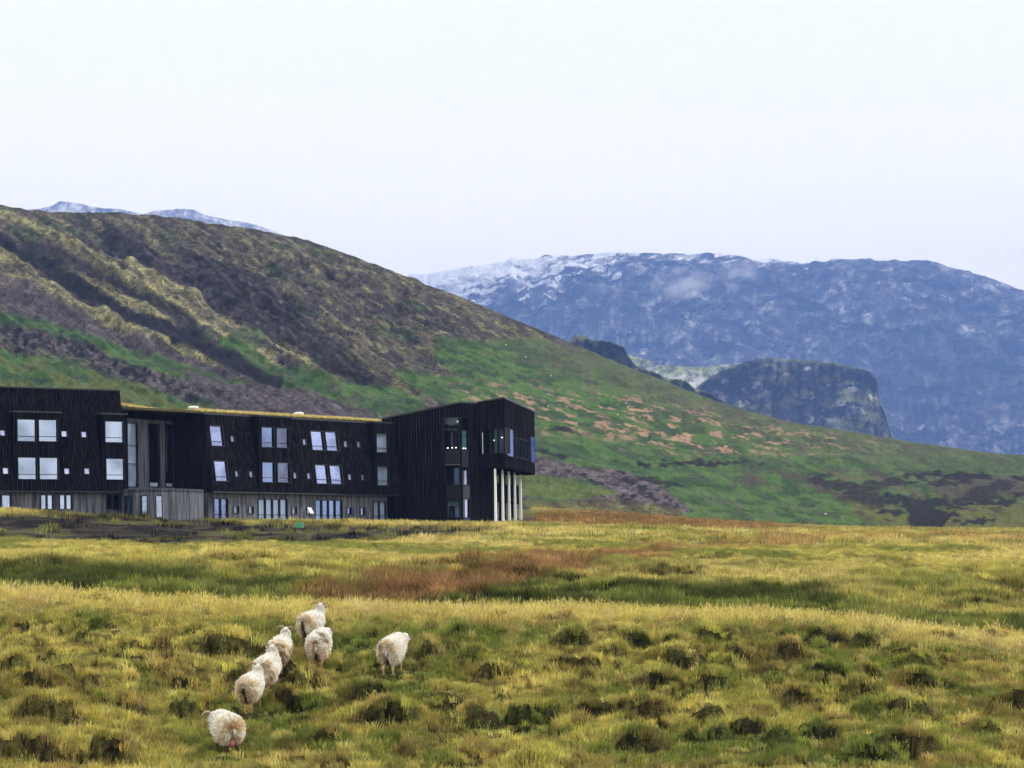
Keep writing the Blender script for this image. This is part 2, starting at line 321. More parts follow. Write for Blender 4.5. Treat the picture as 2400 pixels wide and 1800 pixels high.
def field_color(X, Y, Z, soil):
    px, py = proj(X, Y, Z)
    n1 = fbm(X*.35, Y*.35, 4, 3); n2 = fbm(X*2.0, Y*1.4, 5, 9, .65); n3 = fbm(X*.12, Y*.08, 4, 15)
    T = np.clip
    c = mix(np.broadcast_to(C_['green'], X.shape+(3,)), np.broadcast_to(C_['yel'], X.shape+(3,)), sstep(.34, .66, n1*.55+n2*.45))
    c = mix(c, C_['straw'], sstep(.56, .72, n2)*.5)
    c = mix(c, C_['brown'], sstep(.54, .64, fbm(X*1.3, Y*1.1, 4, 77))*.5)
    near = 1-sstep(72, 76, Y)
    crest = sstep(64.5, 69.5, Y+2.5*(n1-.5))*near
    c = mix(c, mix(np.broadcast_to(C_['straw'], c.shape), C_['yel'], sstep(.4, .7, n2)), crest*.8)
    c = mix(c, C_['pink'], crest*sstep(.5, .75, fbm(X*.5, Y*1.2, 3, 55))*.5)
    c = mix(c, C_['straw'], (1-sstep(50, 54, Y))*.4); c = c*(1-near*(1-crest)*.12)[..., None]
    # dip and bank beyond the crest
    bank = sstep(72, 80, Y)*(1-sstep(96, 112, Y+26*(n3-.5)+16*(n1-.5)))
    c = mix(c, mix(np.broadcast_to(C_['dgreen'], c.shape), C_['green'], sstep(.42, .62, n1)), bank*.9)
    # the plain
    pl = sstep(102, 118, Y+14*(n3-.5))
    side = sstep(900, 1300, px)
    a = fbm(X*.10, Y*.05, 4, 61); b = fbm(X*.5, Y*.25, 3, 62)
    pc = mix(np.broadcast_to(C_['yel'], c.shape), C_['straw'], sstep(.35, .6, a)*.65)
    pc = mix(pc, C_['olive'], sstep(.5, .66, b)*(.45+.15*side))
    pc = mix(pc, C_['green'], sstep(.58, .7, fbm(X*.16, Y*.10, 4, 66))*.7)
    c = mix(c, pc, pl)
    nz = (fbm(px*.02, py*.07, 4, 70)-.5)
    wd = 30+12*sstep(800, 900, px)-31*sstep(1050, 1700, px)-4*sstep(1700, 2200, px)
    d = segdist(px, py, RUST)+nz*46+(b-.5)*22
    beyond = sstep(84, 88, Y)
    c = mix(c, mix(np.broadcast_to(C_['rust'], c.shape), C_['brown'], sstep(.4, .65, b)), beyond*(1-sstep(wd-14, wd+8, d))*(.85-.25*sstep(1500, 1900, px)))
    m2 = polymask(px, py, [(1225, 1204), (1420, 1199), (1560, 1206), (1750, 1224), (1930, 1244), (1700, 1243), (1480, 1238), (1225, 1232)], 6, nz*14)*sstep(190, 215, Y)
    c = mix(c, mix(np.broadcast_to(C_['rust'], c.shape), C_['brown'], sstep(.35, .6, b)), m2*.85)
    far = sstep(215, 235, Y)*(1-m2)
    c = mix(c, C_['olive'], far*.4)
    # gravel bank under the hotel
    g = polymask(px, py, [(-900, 1208), (0, 1209), (150, 1205), (300, 1207), (420, 1214), (600, 1229), (800, 1233), (1020, 1238), (1180, 1243), (1080, 1256), (900, 1268), (620, 1272), (400, 1276), (200, 1269), (60, 1262), (-900, 1264)], 4, nz*9)*sstep(120, 130, Y)
    gc = mix(np.broadcast_to(C_['gravel'], c.shape), C_['soil'], sstep(.4, .62, fbm(X*.5, Y*.3, 4, 81)))
    gc = gc*(.45+1.1*fbm(X*1.2, Y*.35, 4, 83, .65))[..., None]; gc = mix(gc, C_['olive'], sstep(.54, .64, fbm(X*.35, Y*.16, 4, 85))*.8)
    gm = g*(1-sstep(.58, .70, fbm(X*.22, Y*.09, 3, 88))*.35*sstep(600, 950, px))
    c = mix(c, gc, gm)
    c = mix(c, mix(np.broadcast_to(C_['soil'], c.shape), C_['moss'], sstep(.5, .7, n2)), np.clip(soil, 0, 1)*.95)  # bare soil, blackened further to paint in the shade of the hollows
    c = c*.94+.06*c.mean(-1, keepdims=True)
    return c, gm
ux = np.concatenate([np.arange(-2400, -330, 24.0), np.arange(-318, 2720, 6.0), np.arange(2732, 4800, 24.0)])
Yr = np.concatenate([np.arange(42, 76, .125), 76*np.exp(np.linspace(0, math.log(352/76.), 235))])
UX, YY = np.meshgrid(ux, Yr); XX = (UX-CX)/F*YY
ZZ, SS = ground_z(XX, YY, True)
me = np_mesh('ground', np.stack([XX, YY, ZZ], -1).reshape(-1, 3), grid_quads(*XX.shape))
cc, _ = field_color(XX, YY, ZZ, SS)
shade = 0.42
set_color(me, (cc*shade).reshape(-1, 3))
M['field'] = terrain_mat('field_turf', 5.0, 18.0, .65, .06, 1.0)
tag(link('ground', me, M['field']), 'hummocky grass field rising to the black hotel', kind='structure')

# wide plain under everything, out to the horizon
mp_ = MB(); R = 30000; seg = 48
mp_.add([(0, 0, -14)]+[(R*math.cos(2*math.pi*i/seg), R*math.sin(2*math.pi*i/seg), -14) for i in range(seg)], [(0, 1+i, 1+(i+1) % seg) for i in range(seg)])
M['plain'] = simple('far_plain', (0.07, 0.075, 0.03), .95, noise=.4, nscale=.002)
tag(mp_.build('plain', M['plain'], fix=False), 'level plain around the hills out to the horizon', kind='structure')

# ------------------------------------------------------------------ hills and mountains (polar height sheets)
def relief(name, crest, base, Y0, Y1, x0, x1, nc, nr, disp, paint, mat, label, over=0.25, drop=60, kind='structure', pw=1.0, rough=0.0):
    cxs = [c[0] for c in crest]; cys = [c[1] for c in crest]
    u = np.linspace(x0, x1, nc); nb = max(6, nr//8)
    t = np.concatenate([np.linspace(0, 1, nr), 1+np.linspace(0, 1, nb+1)[1:]])
    U, T = np.meshgrid(u, t)
    yc = np.interp(U, cxs, cys)+rough*(fbm(U*.03, U*0+3.3, 5, 777, .6)-.5); yb = np.interp(U, [b[0] for b in base], [b[1] for b in base])
    y0 = np.interp(U, *zip(*Y0)) if isinstance(Y0, list) else Y0
    y1 = np.interp(U, *zip(*Y1)) if isinstance(Y1, list) else Y1
    Tc = np.minimum(T, 1)
    PY = yb+(yc-yb)*Tc
    Y = y0+(y1-y0)*Tc**pw+(y1-y0)*over*np.maximum(T-1, 0)*1.2
    dpx, dY = disp(U, PY, Tc)
    edge = np.minimum(1, np.minimum(Tc*12, 1))
    PYd = PY-dpx*edge*(1-.72*sstep(.90, 1, Tc))
    Y = Y+dY*edge*(1-sstep(.9, 1, Tc))
    E = ((CY-PYd)-(U-CX)*SR)
    Z = E/F*Y; Z = np.where(T > 1, Z-drop*np.maximum(T-1, 0)**1.5*3, Z)
    X = (U-CX)/F*Y
    me = np_mesh(name, np.stack([X, Y, Z], -1).reshape(-1, 3), grid_quads(*X.shape))
    pc_ = np.clip(paint(U, PY, Tc), 0.002, 1); set_color(me, pc_.reshape(-1, pc_.shape[-1]))
    return tag(link(name, me, mat), label, kind=kind)

HC = {k: lin(v)/1.5 for k, v in dict(green=(76, 107, 46), gdark=(50, 78, 38), olive=(96, 90, 74), yell=(158, 152, 104), purple=(70, 62, 68),
      rock=(26, 22, 28), scree=(98, 88, 90), tan=(190, 150, 126), brown=(80, 66, 46), oliveg=(98, 100, 42), black=(8, 8, 10)).items()}
A1 = [(235, 517), (253, 571), (316, 598), (384, 621), (430, 652), (475, 680), (520, 720), (588, 756), (633, 779), (723, 815), (791, 856), (859, 892)]
A1u = [(253, 520), (340, 560), (410, 600), (560, 620), (640, 665), (690, 720), (740, 770), (815, 830), (890, 880), (930, 900), (860, 905), (791, 862), (723, 822), (633, 786), (588, 762), (520, 728), (475, 690), (430, 660), (384, 630), (316, 606), (250, 578)]
B1 = [(-60, 535), (0, 556), (45, 590), (113, 626), (181, 672), (249, 712), (316, 755), (407, 784), (475, 815), (520, 842), (588, 878), (655, 895)]
CB = [(68, 575), (181, 625), (271, 665), (340, 702), (407, 736), (452, 760), (475, 800)]
D1 = [(20, 790), (120, 812), (203, 822), (250, 850), (300, 872), (370, 895), (452, 915), (542, 938)]
YB = [[(-40, 585), (68, 610), (180, 662), (271, 705), (340, 735), (400, 768)], [(0, 495), (90, 530), (180, 585), (271, 632), (362, 690), (452, 742), (542, 792), (633, 845)],
      [(316, 622), (407, 662), (497, 712), (588, 766), (723, 845)], [(120, 665), (158, 698), (271, 752), (407, 808), (520, 862)], [(0, 650), (120, 690), (230, 745), (330, 785)]]
G1 = [(1030, 795), (1150, 805), (1260, 785), (1330, 815), (1400, 820), (2900, 1050), (2900, 1290), (1250, 1290), (1230, 1080), (1100, 960), (1000, 935), (900, 872), (960, 870), (1040, 880), (1060, 870), (1020, 840)]
G2 = [(-500, 700), (0, 735), (100, 758), (230, 790), (330, 815), (430, 850), (520, 885), (600, 905), (560, 915), (480, 900), (380, 890), (300, 855), (240, 815), (150, 788), (60, 775), (-500, 760)]
G3 = [(560, 780), (640, 850), (740, 868), (830, 892), (900, 900), (1000, 938), (1000, 985), (902, 972), (812, 940), (744, 918), (653, 900), (560, 870), (500, 825)]
G4 = [(-500, 790), (0, 828), (100, 838), (180, 862), (260, 890), (340, 905), (420, 922), (560, 985), (560, 1300), (-500, 1300)]
TAN = [(1050, 905), (1120, 905), (1300, 915), (1500, 935), (1750, 985), (2050, 1035), (1950, 1062), (1650, 1068), (1300, 1012), (1120, 965)]
SCR = [(1100, 1040), (1235, 1068), (1340, 1088), (1480, 1108), (1560, 1150), (1625, 1200), (1480, 1215), (1150, 1215), (1330, 1170), (1440, 1155), (1370, 1128), (1240, 1105), (1100, 1100)]
def diag(x, y, ang=29, sx=1., sy=1.):
    c, s = math.cos(math.radians(ang)), math.sin(math.radians(ang)); return (x*c+y*s)*sx, (-x*s+y*c)*sy
def hill_disp(x, y, t):
    u, v = diag(x, y, 30, .006, .022); left = 1-sstep(950, 1300, x)
    d = (ridged(u, v, 5, 101)-.55)*34*left
    u, v = diag(x, y, 33, .016, .075); d = d+(ridged(u, v, 4, 103)-.5)*15*left*(1-sstep(880, 960, y))
    u, v = diag(x, y, 14, .006, .03); d = d+(fbm(u, v, 4, 111)-.5)*16*(1-left)
    d = d-12*band(x, y, A1, 16, 14)-9*band(x, y, B1, 9, 9)-6*band(x, y, CB, 9, 8)-6*band(x, y, D1, 8, 10)
    for l in YB: d = d+5*band(x, y, l, 10, 10)
    d = d+(ridged(x*.05, y*.08, 5, 121)-.5)*9
    d = d-8*polymask(x, y, [(2050, 1162), (2130, 1158), (2380, 1160), (2380, 1176), (2240, 1184), (2210, 1235), (2150, 1240), (2130, 1200)], 8)
    r = (ridged(x*.03, y*.012, 4, 131)-.5)*6
    return d+r*np.maximum(band(x, y, B1, 14, 10), polymask(x, y, A1u, 10)), (fbm(x*.01, y*.03, 3, 141)-.5)*14*sstep(0, .2, t)
def hill_paint(x, y, t):
    sh = x.shape+(3,); B = lambda k: np.broadcast_to(HC[k], sh)
    n = lambda a, b, ang, s, o=4: fbm(*diag(x, y, ang, a, b), o, s)
    fine = n(.05, .16, 28, 201, 4); med = n(.014, .06, 28, 205); big = n(.005, .018, 24, 209)
    w = (n(.02, .06, 25, 213)-.5)*34
    c = mix(B('purple'), B('olive'), sstep(.40, .60, med*.6+big*.4))
    c = mix(c, B('olive'), (1-sstep(40, 130, y-np.interp(x, [p[0] for p in HILLC], [p[1] for p in HILLC])))*.55)
    c = mix(c, B('rock'), sstep(.58, .70, n(.02, .05, 33, 217))*.55)
    c = mix(c, B('yell'), sstep(.58, .66, n(.03, .14, 30, 221, 5))*.45)
    c = mix(c, B('rock'), sstep(.60, .68, ridged(*diag(x, y, 33, .016, .075), 4, 103))*.0+sstep(.42, .30, ridged(*diag(x, y, 33, .016, .075), 4, 103))*.65)
    c = mix(c, B('gdark'), sstep(.60, .70, n(.012, .04, 20, 219))*.5)
    for l in YB:
        c = mix(c, B('yell'), band(x, y, l, 13, 9, w*.6)*(.45+.5*sstep(.38, .62, fine)))
    lowp = polymask(x, y, [(-500, 600), (0, 640), (130, 700), (250, 765), (420, 830), (560, 880), (660, 900), (640, 905), (500, 885), (300, 815), (100, 755), (-500, 690)], 8, w*.3)
    c = mix(c, mix(B('purple'), B('scree'), fine), lowp*.9)
    c = mix(c, mix(B('rock'), B('purple'), sstep(.45, .65, fine)), polymask(x, y, A1u, 9, w*.7)*.85)
    c = mix(c, mix(B('rock'), B('brown'), sstep(.55, .7, fine)*.6), band(x, y, CB, 13, 7, w*.4)*.8)
    g = np.maximum(polymask(x, y, G1, 8, w*.5), np.maximum(polymask(x, y, G3, 6, w*.35), np.maximum(polymask(x, y, G2, 5, w*.2), polymask(x, y, G4, 5, w*.25))))
    g = np.maximum(g, polymask(x, y, [(560, 765), (620, 770), (640, 800), (580, 815), (640, 850), (600, 850), (545, 805)], 6, w*.3)*.7)
    gg = mix(B('green'), B('gdark'), sstep(.40, .62, n(.02, .09, 12, 231)))
    gg = mix(gg, B('olive'), sstep(.55, .72, n(.03, .12, 16, 235))*.45)
    gg = mix(gg, B('oliveg'), polymask(x, y, G4, 20)*sstep(.45, .6, med)*.7)
    up = (1-sstep(20, 110, y-np.interp(x, [p[0] for p in HILLC], [p[1] for p in HILLC])))
    gg = mix(gg, B('olive'), up*.45)
    c = mix(c, gg, g)
    lowout = band(x, y, D1, 22, 8, w*.7)
    c = mix(c, mix(B('scree'), B('rock'), sstep(.42, .58, fbm(x*.09, y*.12, 4, 241))), lowout*.95)
    c = mix(c, mix(B('purple'), B('scree'), fine), polymask(x, y, [(430, 870), (560, 905), (660, 905), (760, 925), (880, 975), (900, 1000), (560, 990), (470, 925)], 6, w*.3)*.9)
    bb = mix(B('rock'), B('black'), sstep(.4, .6, fbm(x*.1, y*.05, 3, 245)))
    c = mix(c, bb, band(x, y, B1, 17, 6, w*.55)*.97)
    c = mix(c, bb, band(x, y, [(500, 815), (560, 850), (620, 885), (650, 895)], 13, 5, w*.3))
    c = mix(c, bb, band(x, y, [(760, 845), (830, 880), (900, 905)], 10, 6, w*.4)*.8)
    hf = fbm(x*.05, y*.12, 4, 261); hf2 = fbm(x*.03, y*.05, 3, 263)
    # dry patches on the long slope
    tn = sstep(.535, .58, n(.03, .17, 13, 251, 6)*.8+.2*n(.1, .3, 10, 253))*polymask(x, y, TAN, 26, w)
    c = mix(c, mix(B('tan'), B('brown'), sstep(.55, .75, fine)), tn*.75)
    c = mix(c, B('gdark'), polymask(x, y, [(1225, 1010), (1700, 1060), (2400, 1075), (2400, 1110), (1700, 1130), (1225, 1070)], 12)*sstep(.5, .62, med)*.5)
    sc = polymask(x, y, SCR, 5, w*.25)
    c = mix(c, mix(B('scree'), mix(B('purple'), B('rock'), sstep(.5, .7, med)), sstep(.42, .62, fbm(x*.08, y*.14, 4, 255))), sc)
    kn = polymask(x, y, [(1100, 1106), (1240, 1110), (1330, 1124), (1400, 1143), (1450, 1160), (1390, 1168), (1100, 1165)], 4, w*.15)
    c = mix(c, mix(B('oliveg'), B('green'), fine), kn)
    c = mix(c, mix(B('oliveg'), B('brown'), sstep(.45, .6, med)), polymask(x, y, [(1225, 1178), (1450, 1170), (1600, 1195), (1600, 1240), (1225, 1240)], 6, w*.2)*.85)
    br = polymask(x, y, [(1650, 1100), (1900, 1098), (2060, 1105), (2120, 1150), (2060, 1200), (1960, 1170), (1800, 1140), (1640, 1125)], 10, w*.6)
    c = mix(c, mix(B('brown'), B('purple'), med), br*sstep(.40, .58, n(.02, .08, 14, 259))*.85)
    ol = np.maximum(polymask(x, y, [(1990, 1178), (2080, 1185), (2140, 1215), (2150, 1260), (2000, 1210)], 6, w*.3), polymask(x, y, [(2220, 1190), (2300, 1180), (2600, 1185), (2600, 1260), (2200, 1250)], 8, w*.3))
    c = mix(c, mix(B('oliveg'), B('brown'), sstep(.5, .65, med)), ol*.9)
    r2 = polymask(x, y, [(2210, 1120), (2600, 1110), (2600, 1160), (2200, 1165), (2180, 1140)], 8, w*.4)
    c = mix(c, mix(B('purple'), B('brown'), med), r2*.8)
    c = mix(c, mix(B('oliveg'), B('olive'), fine), band(x, y, [(1960, 1112), (2060, 1122), (2130, 1148), (2165, 1160)], 6, 4, w*.2)*.8)
    for l, wd in (([(1290, 1012), (1340, 1010)], 3), ([(1500, 1088), (1600, 1084), (1700, 1086)], 5), ([(1255, 1062), (1330, 1072)], 4), ([(2130, 1110), (2200, 1108)], 6), ([(2210, 1118), (2320, 1116)], 7),
                  ([(2380, 1118), (2560, 1120)], 7), ([(2085, 1168), (2160, 1172), (2260, 1172), (2370, 1174)], 10), ([(1500, 1125), (1560, 1135), (1590, 1140)], 9), ([(2250, 1190), (2262, 1192)], 6),
                  ([(2200, 1205), (2240, 1207)], 6), ([(2060, 1200), (2110, 1206)], 4), ([(1700, 1085), (1790, 1086)], 4), ([(40, 822), (65, 824)], 6), ([(2240, 1225), (2330, 1222)], 5), ([(1960, 1200), (1970, 1202)], 7), ([(2075, 1218), (2090, 1222)], 4)):
        c = mix(c, bb, band(x, y, l, wd*1.1, 3, w*.18+(hf-.5)*24)*sstep(.1, .42, hf2)*.97)
    rv = polymask(x, y, [(1880, 1105), (2100, 1100), (2200, 1105), (2600, 1110), (2600, 1190), (2230, 1200), (2200, 1240), (2100, 1240), (2050, 1200), (1900, 1150)], 14, w*.6)
    c = mix(c, mix(B('rock'), B('black'), hf), rv*sstep(.50, .58, fbm(x*.02, y*.07, 5, 267, .6))*.85)
    c = mix(c, B('black'), polymask(x, y, [(2120, 1175), (2190, 1180), (2215, 1205), (2225, 1215), (2195, 1250), (2125, 1250), (2132, 1210)], 6, w*.12+(hf-.5)*12)*.98)  # dark hollow of the ravine painted black, only slightly cut in
    fo = sstep(.5, .8, fine)
    gl = 1-sstep(.0, .035, np.abs(fbm(*diag(x, y, 34, .010, .055), 4, 271)-.5)); gl2 = 1-sstep(.0, .03, np.abs(fbm(*diag(x, y, 26, .02, .10), 4, 273)-.5))
    c = c*(1-np.clip(gl*.55+gl2*.4, 0, .8)*(1-.75*g)*(1-.5*lowp))[..., None]
    sp = fbm(x*.30, y*.55, 3, 275, .75); c = c*(1+(sp-.5)*(1.5-1.0*g))[..., None]
    gr = fbm(x*.12, y*.25, 4, 265, .7); k = 1-.6*g; c = c*(1+k*(-.65+.6*fine+.7*gr)+g*.16)[..., None]; return np.concatenate([c, (1-.62*g*(1-sc))[..., None]], -1)
HILLC = [(-500, 400), (-200, 440), (0, 475), (80, 495), (150, 500), (220, 500), (300, 499), (400, 510), (500, 523), (640, 544), (700, 555), (760, 571), (830, 596), (900, 626), (960, 650), (985, 655), (1005, 668), (1040, 680), (1100, 703), (1180, 735), (1260, 768), (1340, 802), (1460, 852), (1600, 908), (1700, 947), (1850, 987), (2000, 1012), (2150, 1037), (2300, 1058), (2400, 1066), (2900, 1110)]
M['hill'] = terrain_mat('hill_turf_and_rock', .35, 1.6, .62, .8, 1.0, (1, .15, 1))
relief('hill', HILLC, [(-500, 1240), (600, 1250), (1200, 1262), (1800, 1275), (2900, 1290)], 335, [(-500, 1000), (0, 960), (700, 900), (1200, 820), (1700, 760), (2900, 720)],
       -460, 2860, 900, 330, hill_disp, hill_paint, M['hill'], 'long green and purple hillside with rocky gullies', drop=80)

MC = {k: lin(v)/1.3 for k, v in dict(rock=(72, 74, 82), dark=(10, 11, 15), scree=(146, 140, 140), snow=(300, 300, 300), moss=(128, 134, 84), light=(240, 236, 230)).items()}
FARC = [(600, 760), (900, 655), (960, 650), (1000, 643), (1060, 636), (1100, 627), (1200, 612), (1300, 601), (1380, 597), (1440, 591), (1500, 592), (1600, 597), (1700, 597), (1735, 599), (1780, 613), (1800, 613), (1850, 612), (1880, 616), (1905, 620), (1920, 613), (1960, 610), (2000, 611), (2080, 612), (2150, 612), (2200, 618), (2260, 632), (2300, 642), (2350, 660), (2400, 678), (2700, 800), (2900, 900)]
def far_disp(x, y, t):
    d = (ridged(*diag(x, y, 8, .012, .022), 5, 301)-.5)*36+(ridged(*diag(x, y, -35, .010, .05), 4, 305)-.5)*12+(fbm(x*.06, y*.09, 4, 309)-.5)*9
    cl = (ridged(x*.03, y*.008, 4, 311)-.5)*18*sstep(880, 930, y)
    return d+cl, (ridged(x*.01, y*.02, 3, 315)-.5)*240
def far_paint(x, y, t):
    sh = x.shape+(3,); B = lambda k: np.broadcast_to(MC[k], sh)
    f = fbm(*diag(x, y, 5, .05, .12), 5, 321); st = fbm(*diag(x, y, -38, .012, .12), 4, 323)
    st2 = fbm(*diag(x, y, 30, .012, .10), 4, 324)
    c = mix(B('rock'), B('scree'), sstep(.42, .62, np.where(x < 2000, st, st2))*.8)
    c = mix(c, B('light'), sstep(.60, .72, fbm(x*.03, y*.09, 5, 327))*.55)
    c = mix(c, B('dark'), sstep(.52, .64, f)*.75)
    c = mix(c, B('moss'), sstep(.58, .68, fbm(x*.015, y*.04, 4, 331))*sstep(740, 860, y)*.6)
    lay = sstep(.5, .62, fbm(x*.008, y*.11, 4, 333))*sstep(700, 760, y); c = mix(c, B('dark'), lay*.5)
    c = mix(c, B('light'), sstep(.54, .62, fbm(x*.05, y*.05, 5, 337, .65))*.35); c = mix(c, B('dark'), sstep(.54, .62, ridged(x*.022, y*.04, 5, 339))*.6)
    cb = 1-sstep(0, .03, np.abs(fbm(x*.007, y*.05+x*.004, 5, 351, .6)-.5)); cb2 = 1-sstep(0, .025, np.abs(fbm(*diag(x, y, -40, .012, .06), 4, 353)-.5)); cb3 = 1-sstep(0, .025, np.abs(fbm(*diag(x, y, 38, .012, .06), 4, 355)-.5))
    c = mix(c, B('dark'), np.clip(cb*.8+.5*np.where(x < 1950, cb2, cb3), 0, 1)*sstep(610, 680, y)*.85)
    vs_ = fbm(x*.13, y*.03, 4, 357, .6); cliff = sstep(.54, .60, fbm(x*.010, y*.035, 4, 359))*sstep(720, 800, y); c = mix(c, mix(B('dark'), B('scree'), sstep(.45, .6, vs_)), cliff*.8)
    c = c*(1+(fbm(x*.25, y*.4, 3, 361, .7)-.5)*1.2)[..., None]
    dk = polymask(x, y, [(2080, 800), (2200, 760), (2280, 800), (2500, 830), (2500, 1000), (1950, 1000), (1960, 860)], 20, (f-.5)*80)
    c = mix(c, B('dark'), dk*.6)
    cy = np.interp(x, [p[0] for p in FARC], [p[1] for p in FARC])
    dep = y-cy
    lim = np.interp(x, [900, 1000, 1100, 1200, 1300, 1400, 1480, 1700, 2400], [60, 62, 72, 74, 62, 36, 14, 6, 3])
    sn = fbm(*diag(x, y, -10, .03, .13), 5, 341, .55)
    s = sstep(0, 1, (lim*1.1-dep+(sn-.5)*150)/12)*sstep(-.1, .5, (lim-5)/30)
    holes = sstep(.64, .70, fbm(*diag(x, y, -10, .03, .14), 4, 345))*sstep(1100, 1300, x)*.8+sstep(.52, .6, fbm(*diag(x, y, -14, .04, .10), 4, 347))*sstep(1180, 1350, x)*.7
    c = mix(c, B('snow'), np.clip(s-holes, 0, 1))
    for l in ([(1690, 599), (1740, 598), (1800, 614), (1850, 614), (1895, 619)], [(1045, 683), (1085, 690), (1095, 700)], [(1405, 635), (1425, 638)], [(1450, 654), (1460, 655)]):
        c = mix(c, B('snow'), band(x, y, l, 4, 3, (sn-.5)*10)*.9)
    c = mix(c, B('snow'), sstep(.62, .70, sn)*(1-sstep(12, 30, dep))*sstep(1400, 1450, x)*(1-sstep(1900, 2050, x))*.7)
    return np.concatenate([c, (1-.85*np.clip(s-holes, 0, 1))[..., None]], -1)
M['mountain'] = terrain_mat('basalt_mountain', .02, .10, .85, 22, 1.0, (1, .3, 1))
relief('mountain', FARC, [(600, 1260), (2900, 1280)], 6500, 9000, 560, 2860, 640, 260, far_disp, far_paint, M['mountain'], 'far blue mountain with a snowy left shoulder', drop=300, rough=12)

def cliff_paint(seed, top=None):
    def f(x, y, t):
        sh = x.shape+(3,); B = lambda k: np.broadcast_to(MC[k], sh)
        a = fbm(x*.02, y*.07, 4, seed); v = fbm(x*.10, y*.02, 4, seed+3)
        c = mix(B('dark'), B('rock'), sstep(.35, .6, v)); c = mix(c, B('moss'), sstep(.50, .62, a)*.65)
        c = mix(c, B('light'), sstep(.62, .72, fbm(x*.04, y*.06, 5, seed+5))*.5)
        c = mix(c, B('moss'), sstep(.965, .99, t)*.9)
        return c
    return f
MESC = [(1380, 1010), (1540, 960), (1600, 935), (1650, 900), (1700, 868), (1740, 850), (1780, 842), (1850, 841), (1920, 845), (1980, 856), (2040, 872), (2060, 884), (2068, 940), (2082, 975), (2092, 1012), (2110, 1045), (2160, 1090), (2300, 1110)]
def mes_disp(x, y, t):
    return (ridged(x*.035, y*.010, 4, 401)-.5)*18*sstep(.05, .3, t)+(ridged(*diag(x, y, 30, .02, .04), 4, 405)-.5)*12, (ridged(x*.03, y*.008, 3, 407)-.5)*90
relief('cliff', MESC, [(1380, 1180), (2300, 1180)], 3600, 3950, 1380, 2300, 300, 150, mes_disp, cliff_paint(411), M['mountain'], 'flat topped dark rock cliff below the blue mountain', drop=60, pw=.6, rough=14)
OUTC = [(1180, 860), (1300, 805), (1345, 800), (1353, 790), (1375, 789), (1395, 798), (1440, 800), (1470, 812), (1478, 832), (1490, 850), (1500, 862), (1560, 880), (1620, 898), (1640, 912), (1700, 940), (1800, 975), (1900, 1010)]
relief('rock_outcrop', OUTC, [(1180, 1150), (1900, 1150)], 2300, 2450, 1200, 1900, 200, 110, mes_disp, cliff_paint(431), M['mountain'], 'dark rock outcrop rising behind the green slope', drop=30, pw=.6, rough=16)
SADC = [(1350, 790), (1440, 815), (1480, 832), (1520, 842), (1560, 855), (1600, 859), (1660, 860), (1700, 856), (1740, 850), (1800, 862)]
def sad_paint(x, y, t):
    sh = x.shape+(3,); B = lambda k: np.broadcast_to(MC[k], sh)
    return mix(B('moss')*1.5, B('light')*.9, sstep(.45, .65, fbm(x*.03, y*.08, 4, 451))*.6)
relief('saddle', SADC, [(1350, 1100), (1800, 1100)], 4300, 4800, 1360, 1800, 120, 60, lambda x, y, t: ((fbm(x*.03, y*.06, 4, 441)-.5)*8, 0), sad_paint, M['mountain'], 'pale mossy saddle between the outcrop and the cliff', drop=30)
PKC = [(-200, 560), (0, 520), (70, 492), (100, 490), (135, 483), (150, 472), (165, 473), (200, 478), (225, 484), (255, 488), (290, 490), (340, 500), (345, 502), (368, 496), (372, 494), (400, 493), (430, 489), (465, 491), (490, 503), (540, 515), (580, 520), (630, 533), (700, 560), (800, 620)]
def pk_paint(x, y, t):
    sh = x.shape+(3,); B = lambda k: np.broadcast_to(MC[k], sh)
    return mix(B('scree')*.8, B('light')*.8, sstep(.42, .60, fbm(*diag(x, y, 30, .05, .18), 4, 461)))
relief('mountain_ridge', PKC, [(-200, 900), (800, 900)], 8000, 9600, -180, 800, 260, 60, lambda x, y, t: ((ridged(x*.02, y*.05, 4, 465)-.5)*9, 0), pk_paint, M['mountain'], 'pale blue far peaks behind the left hill crest', drop=300)

# ------------------------------------------------------------------ buildings
class Wall:
    """vertical or battered wall plane: S along it, z up, d outward"""
    def __init__(s, O, dirv, tilt=0.0, ztop=0.0):
        s.O = Vector((O[0], O[1])); d = Vector(dirv).normalized(); s.s = d; s.n = Vector((d.y, -d.x)); s.tilt = tilt; s.ztop = ztop
    def Sz(s, px, py, d=0.0):
        a, e = unroll(px, py); a, e = float(a), float(e)
        Y = (s.O.dot(s.n)+s.tilt*s.ztop+d)/(Vector((a, 1)).dot(s.n)+s.tilt*e)
        z = e*Y; p = Vector((a*Y, Y))-s.O-s.n*(s.tilt*(s.ztop-z)+d)
        return p.dot(s.s), z
    def pt(s, S, z, d=0.0):
        p = s.O+s.s*S+s.n*(s.tilt*(s.ztop-z)+d); return (p.x, p.y, z)
    def box(s, mb, S0, S1, z0, z1, d0, d1):
        mb.hexa([s.pt(S0, z0, d1), s.pt(S1, z0, d1), s.pt(S1, z0, d0), s.pt(S0, z0, d0), s.pt(S0, z1, d1), s.pt(S1, z1, d1), s.pt(S1, z1, d0), s.pt(S0, z1, d0)])
def XY(px, Y, py=1150):
    a, e = unroll(px, py); return (float(a)*Y, Y)
def runs(lo, hi, holes):
    r = []; cur = lo
    for a, b in sorted(holes):
        if a > cur: r.append((cur, min(a, hi)))
        cur = max(cur, b)
    if cur < hi: r.append((cur, hi))
    return r
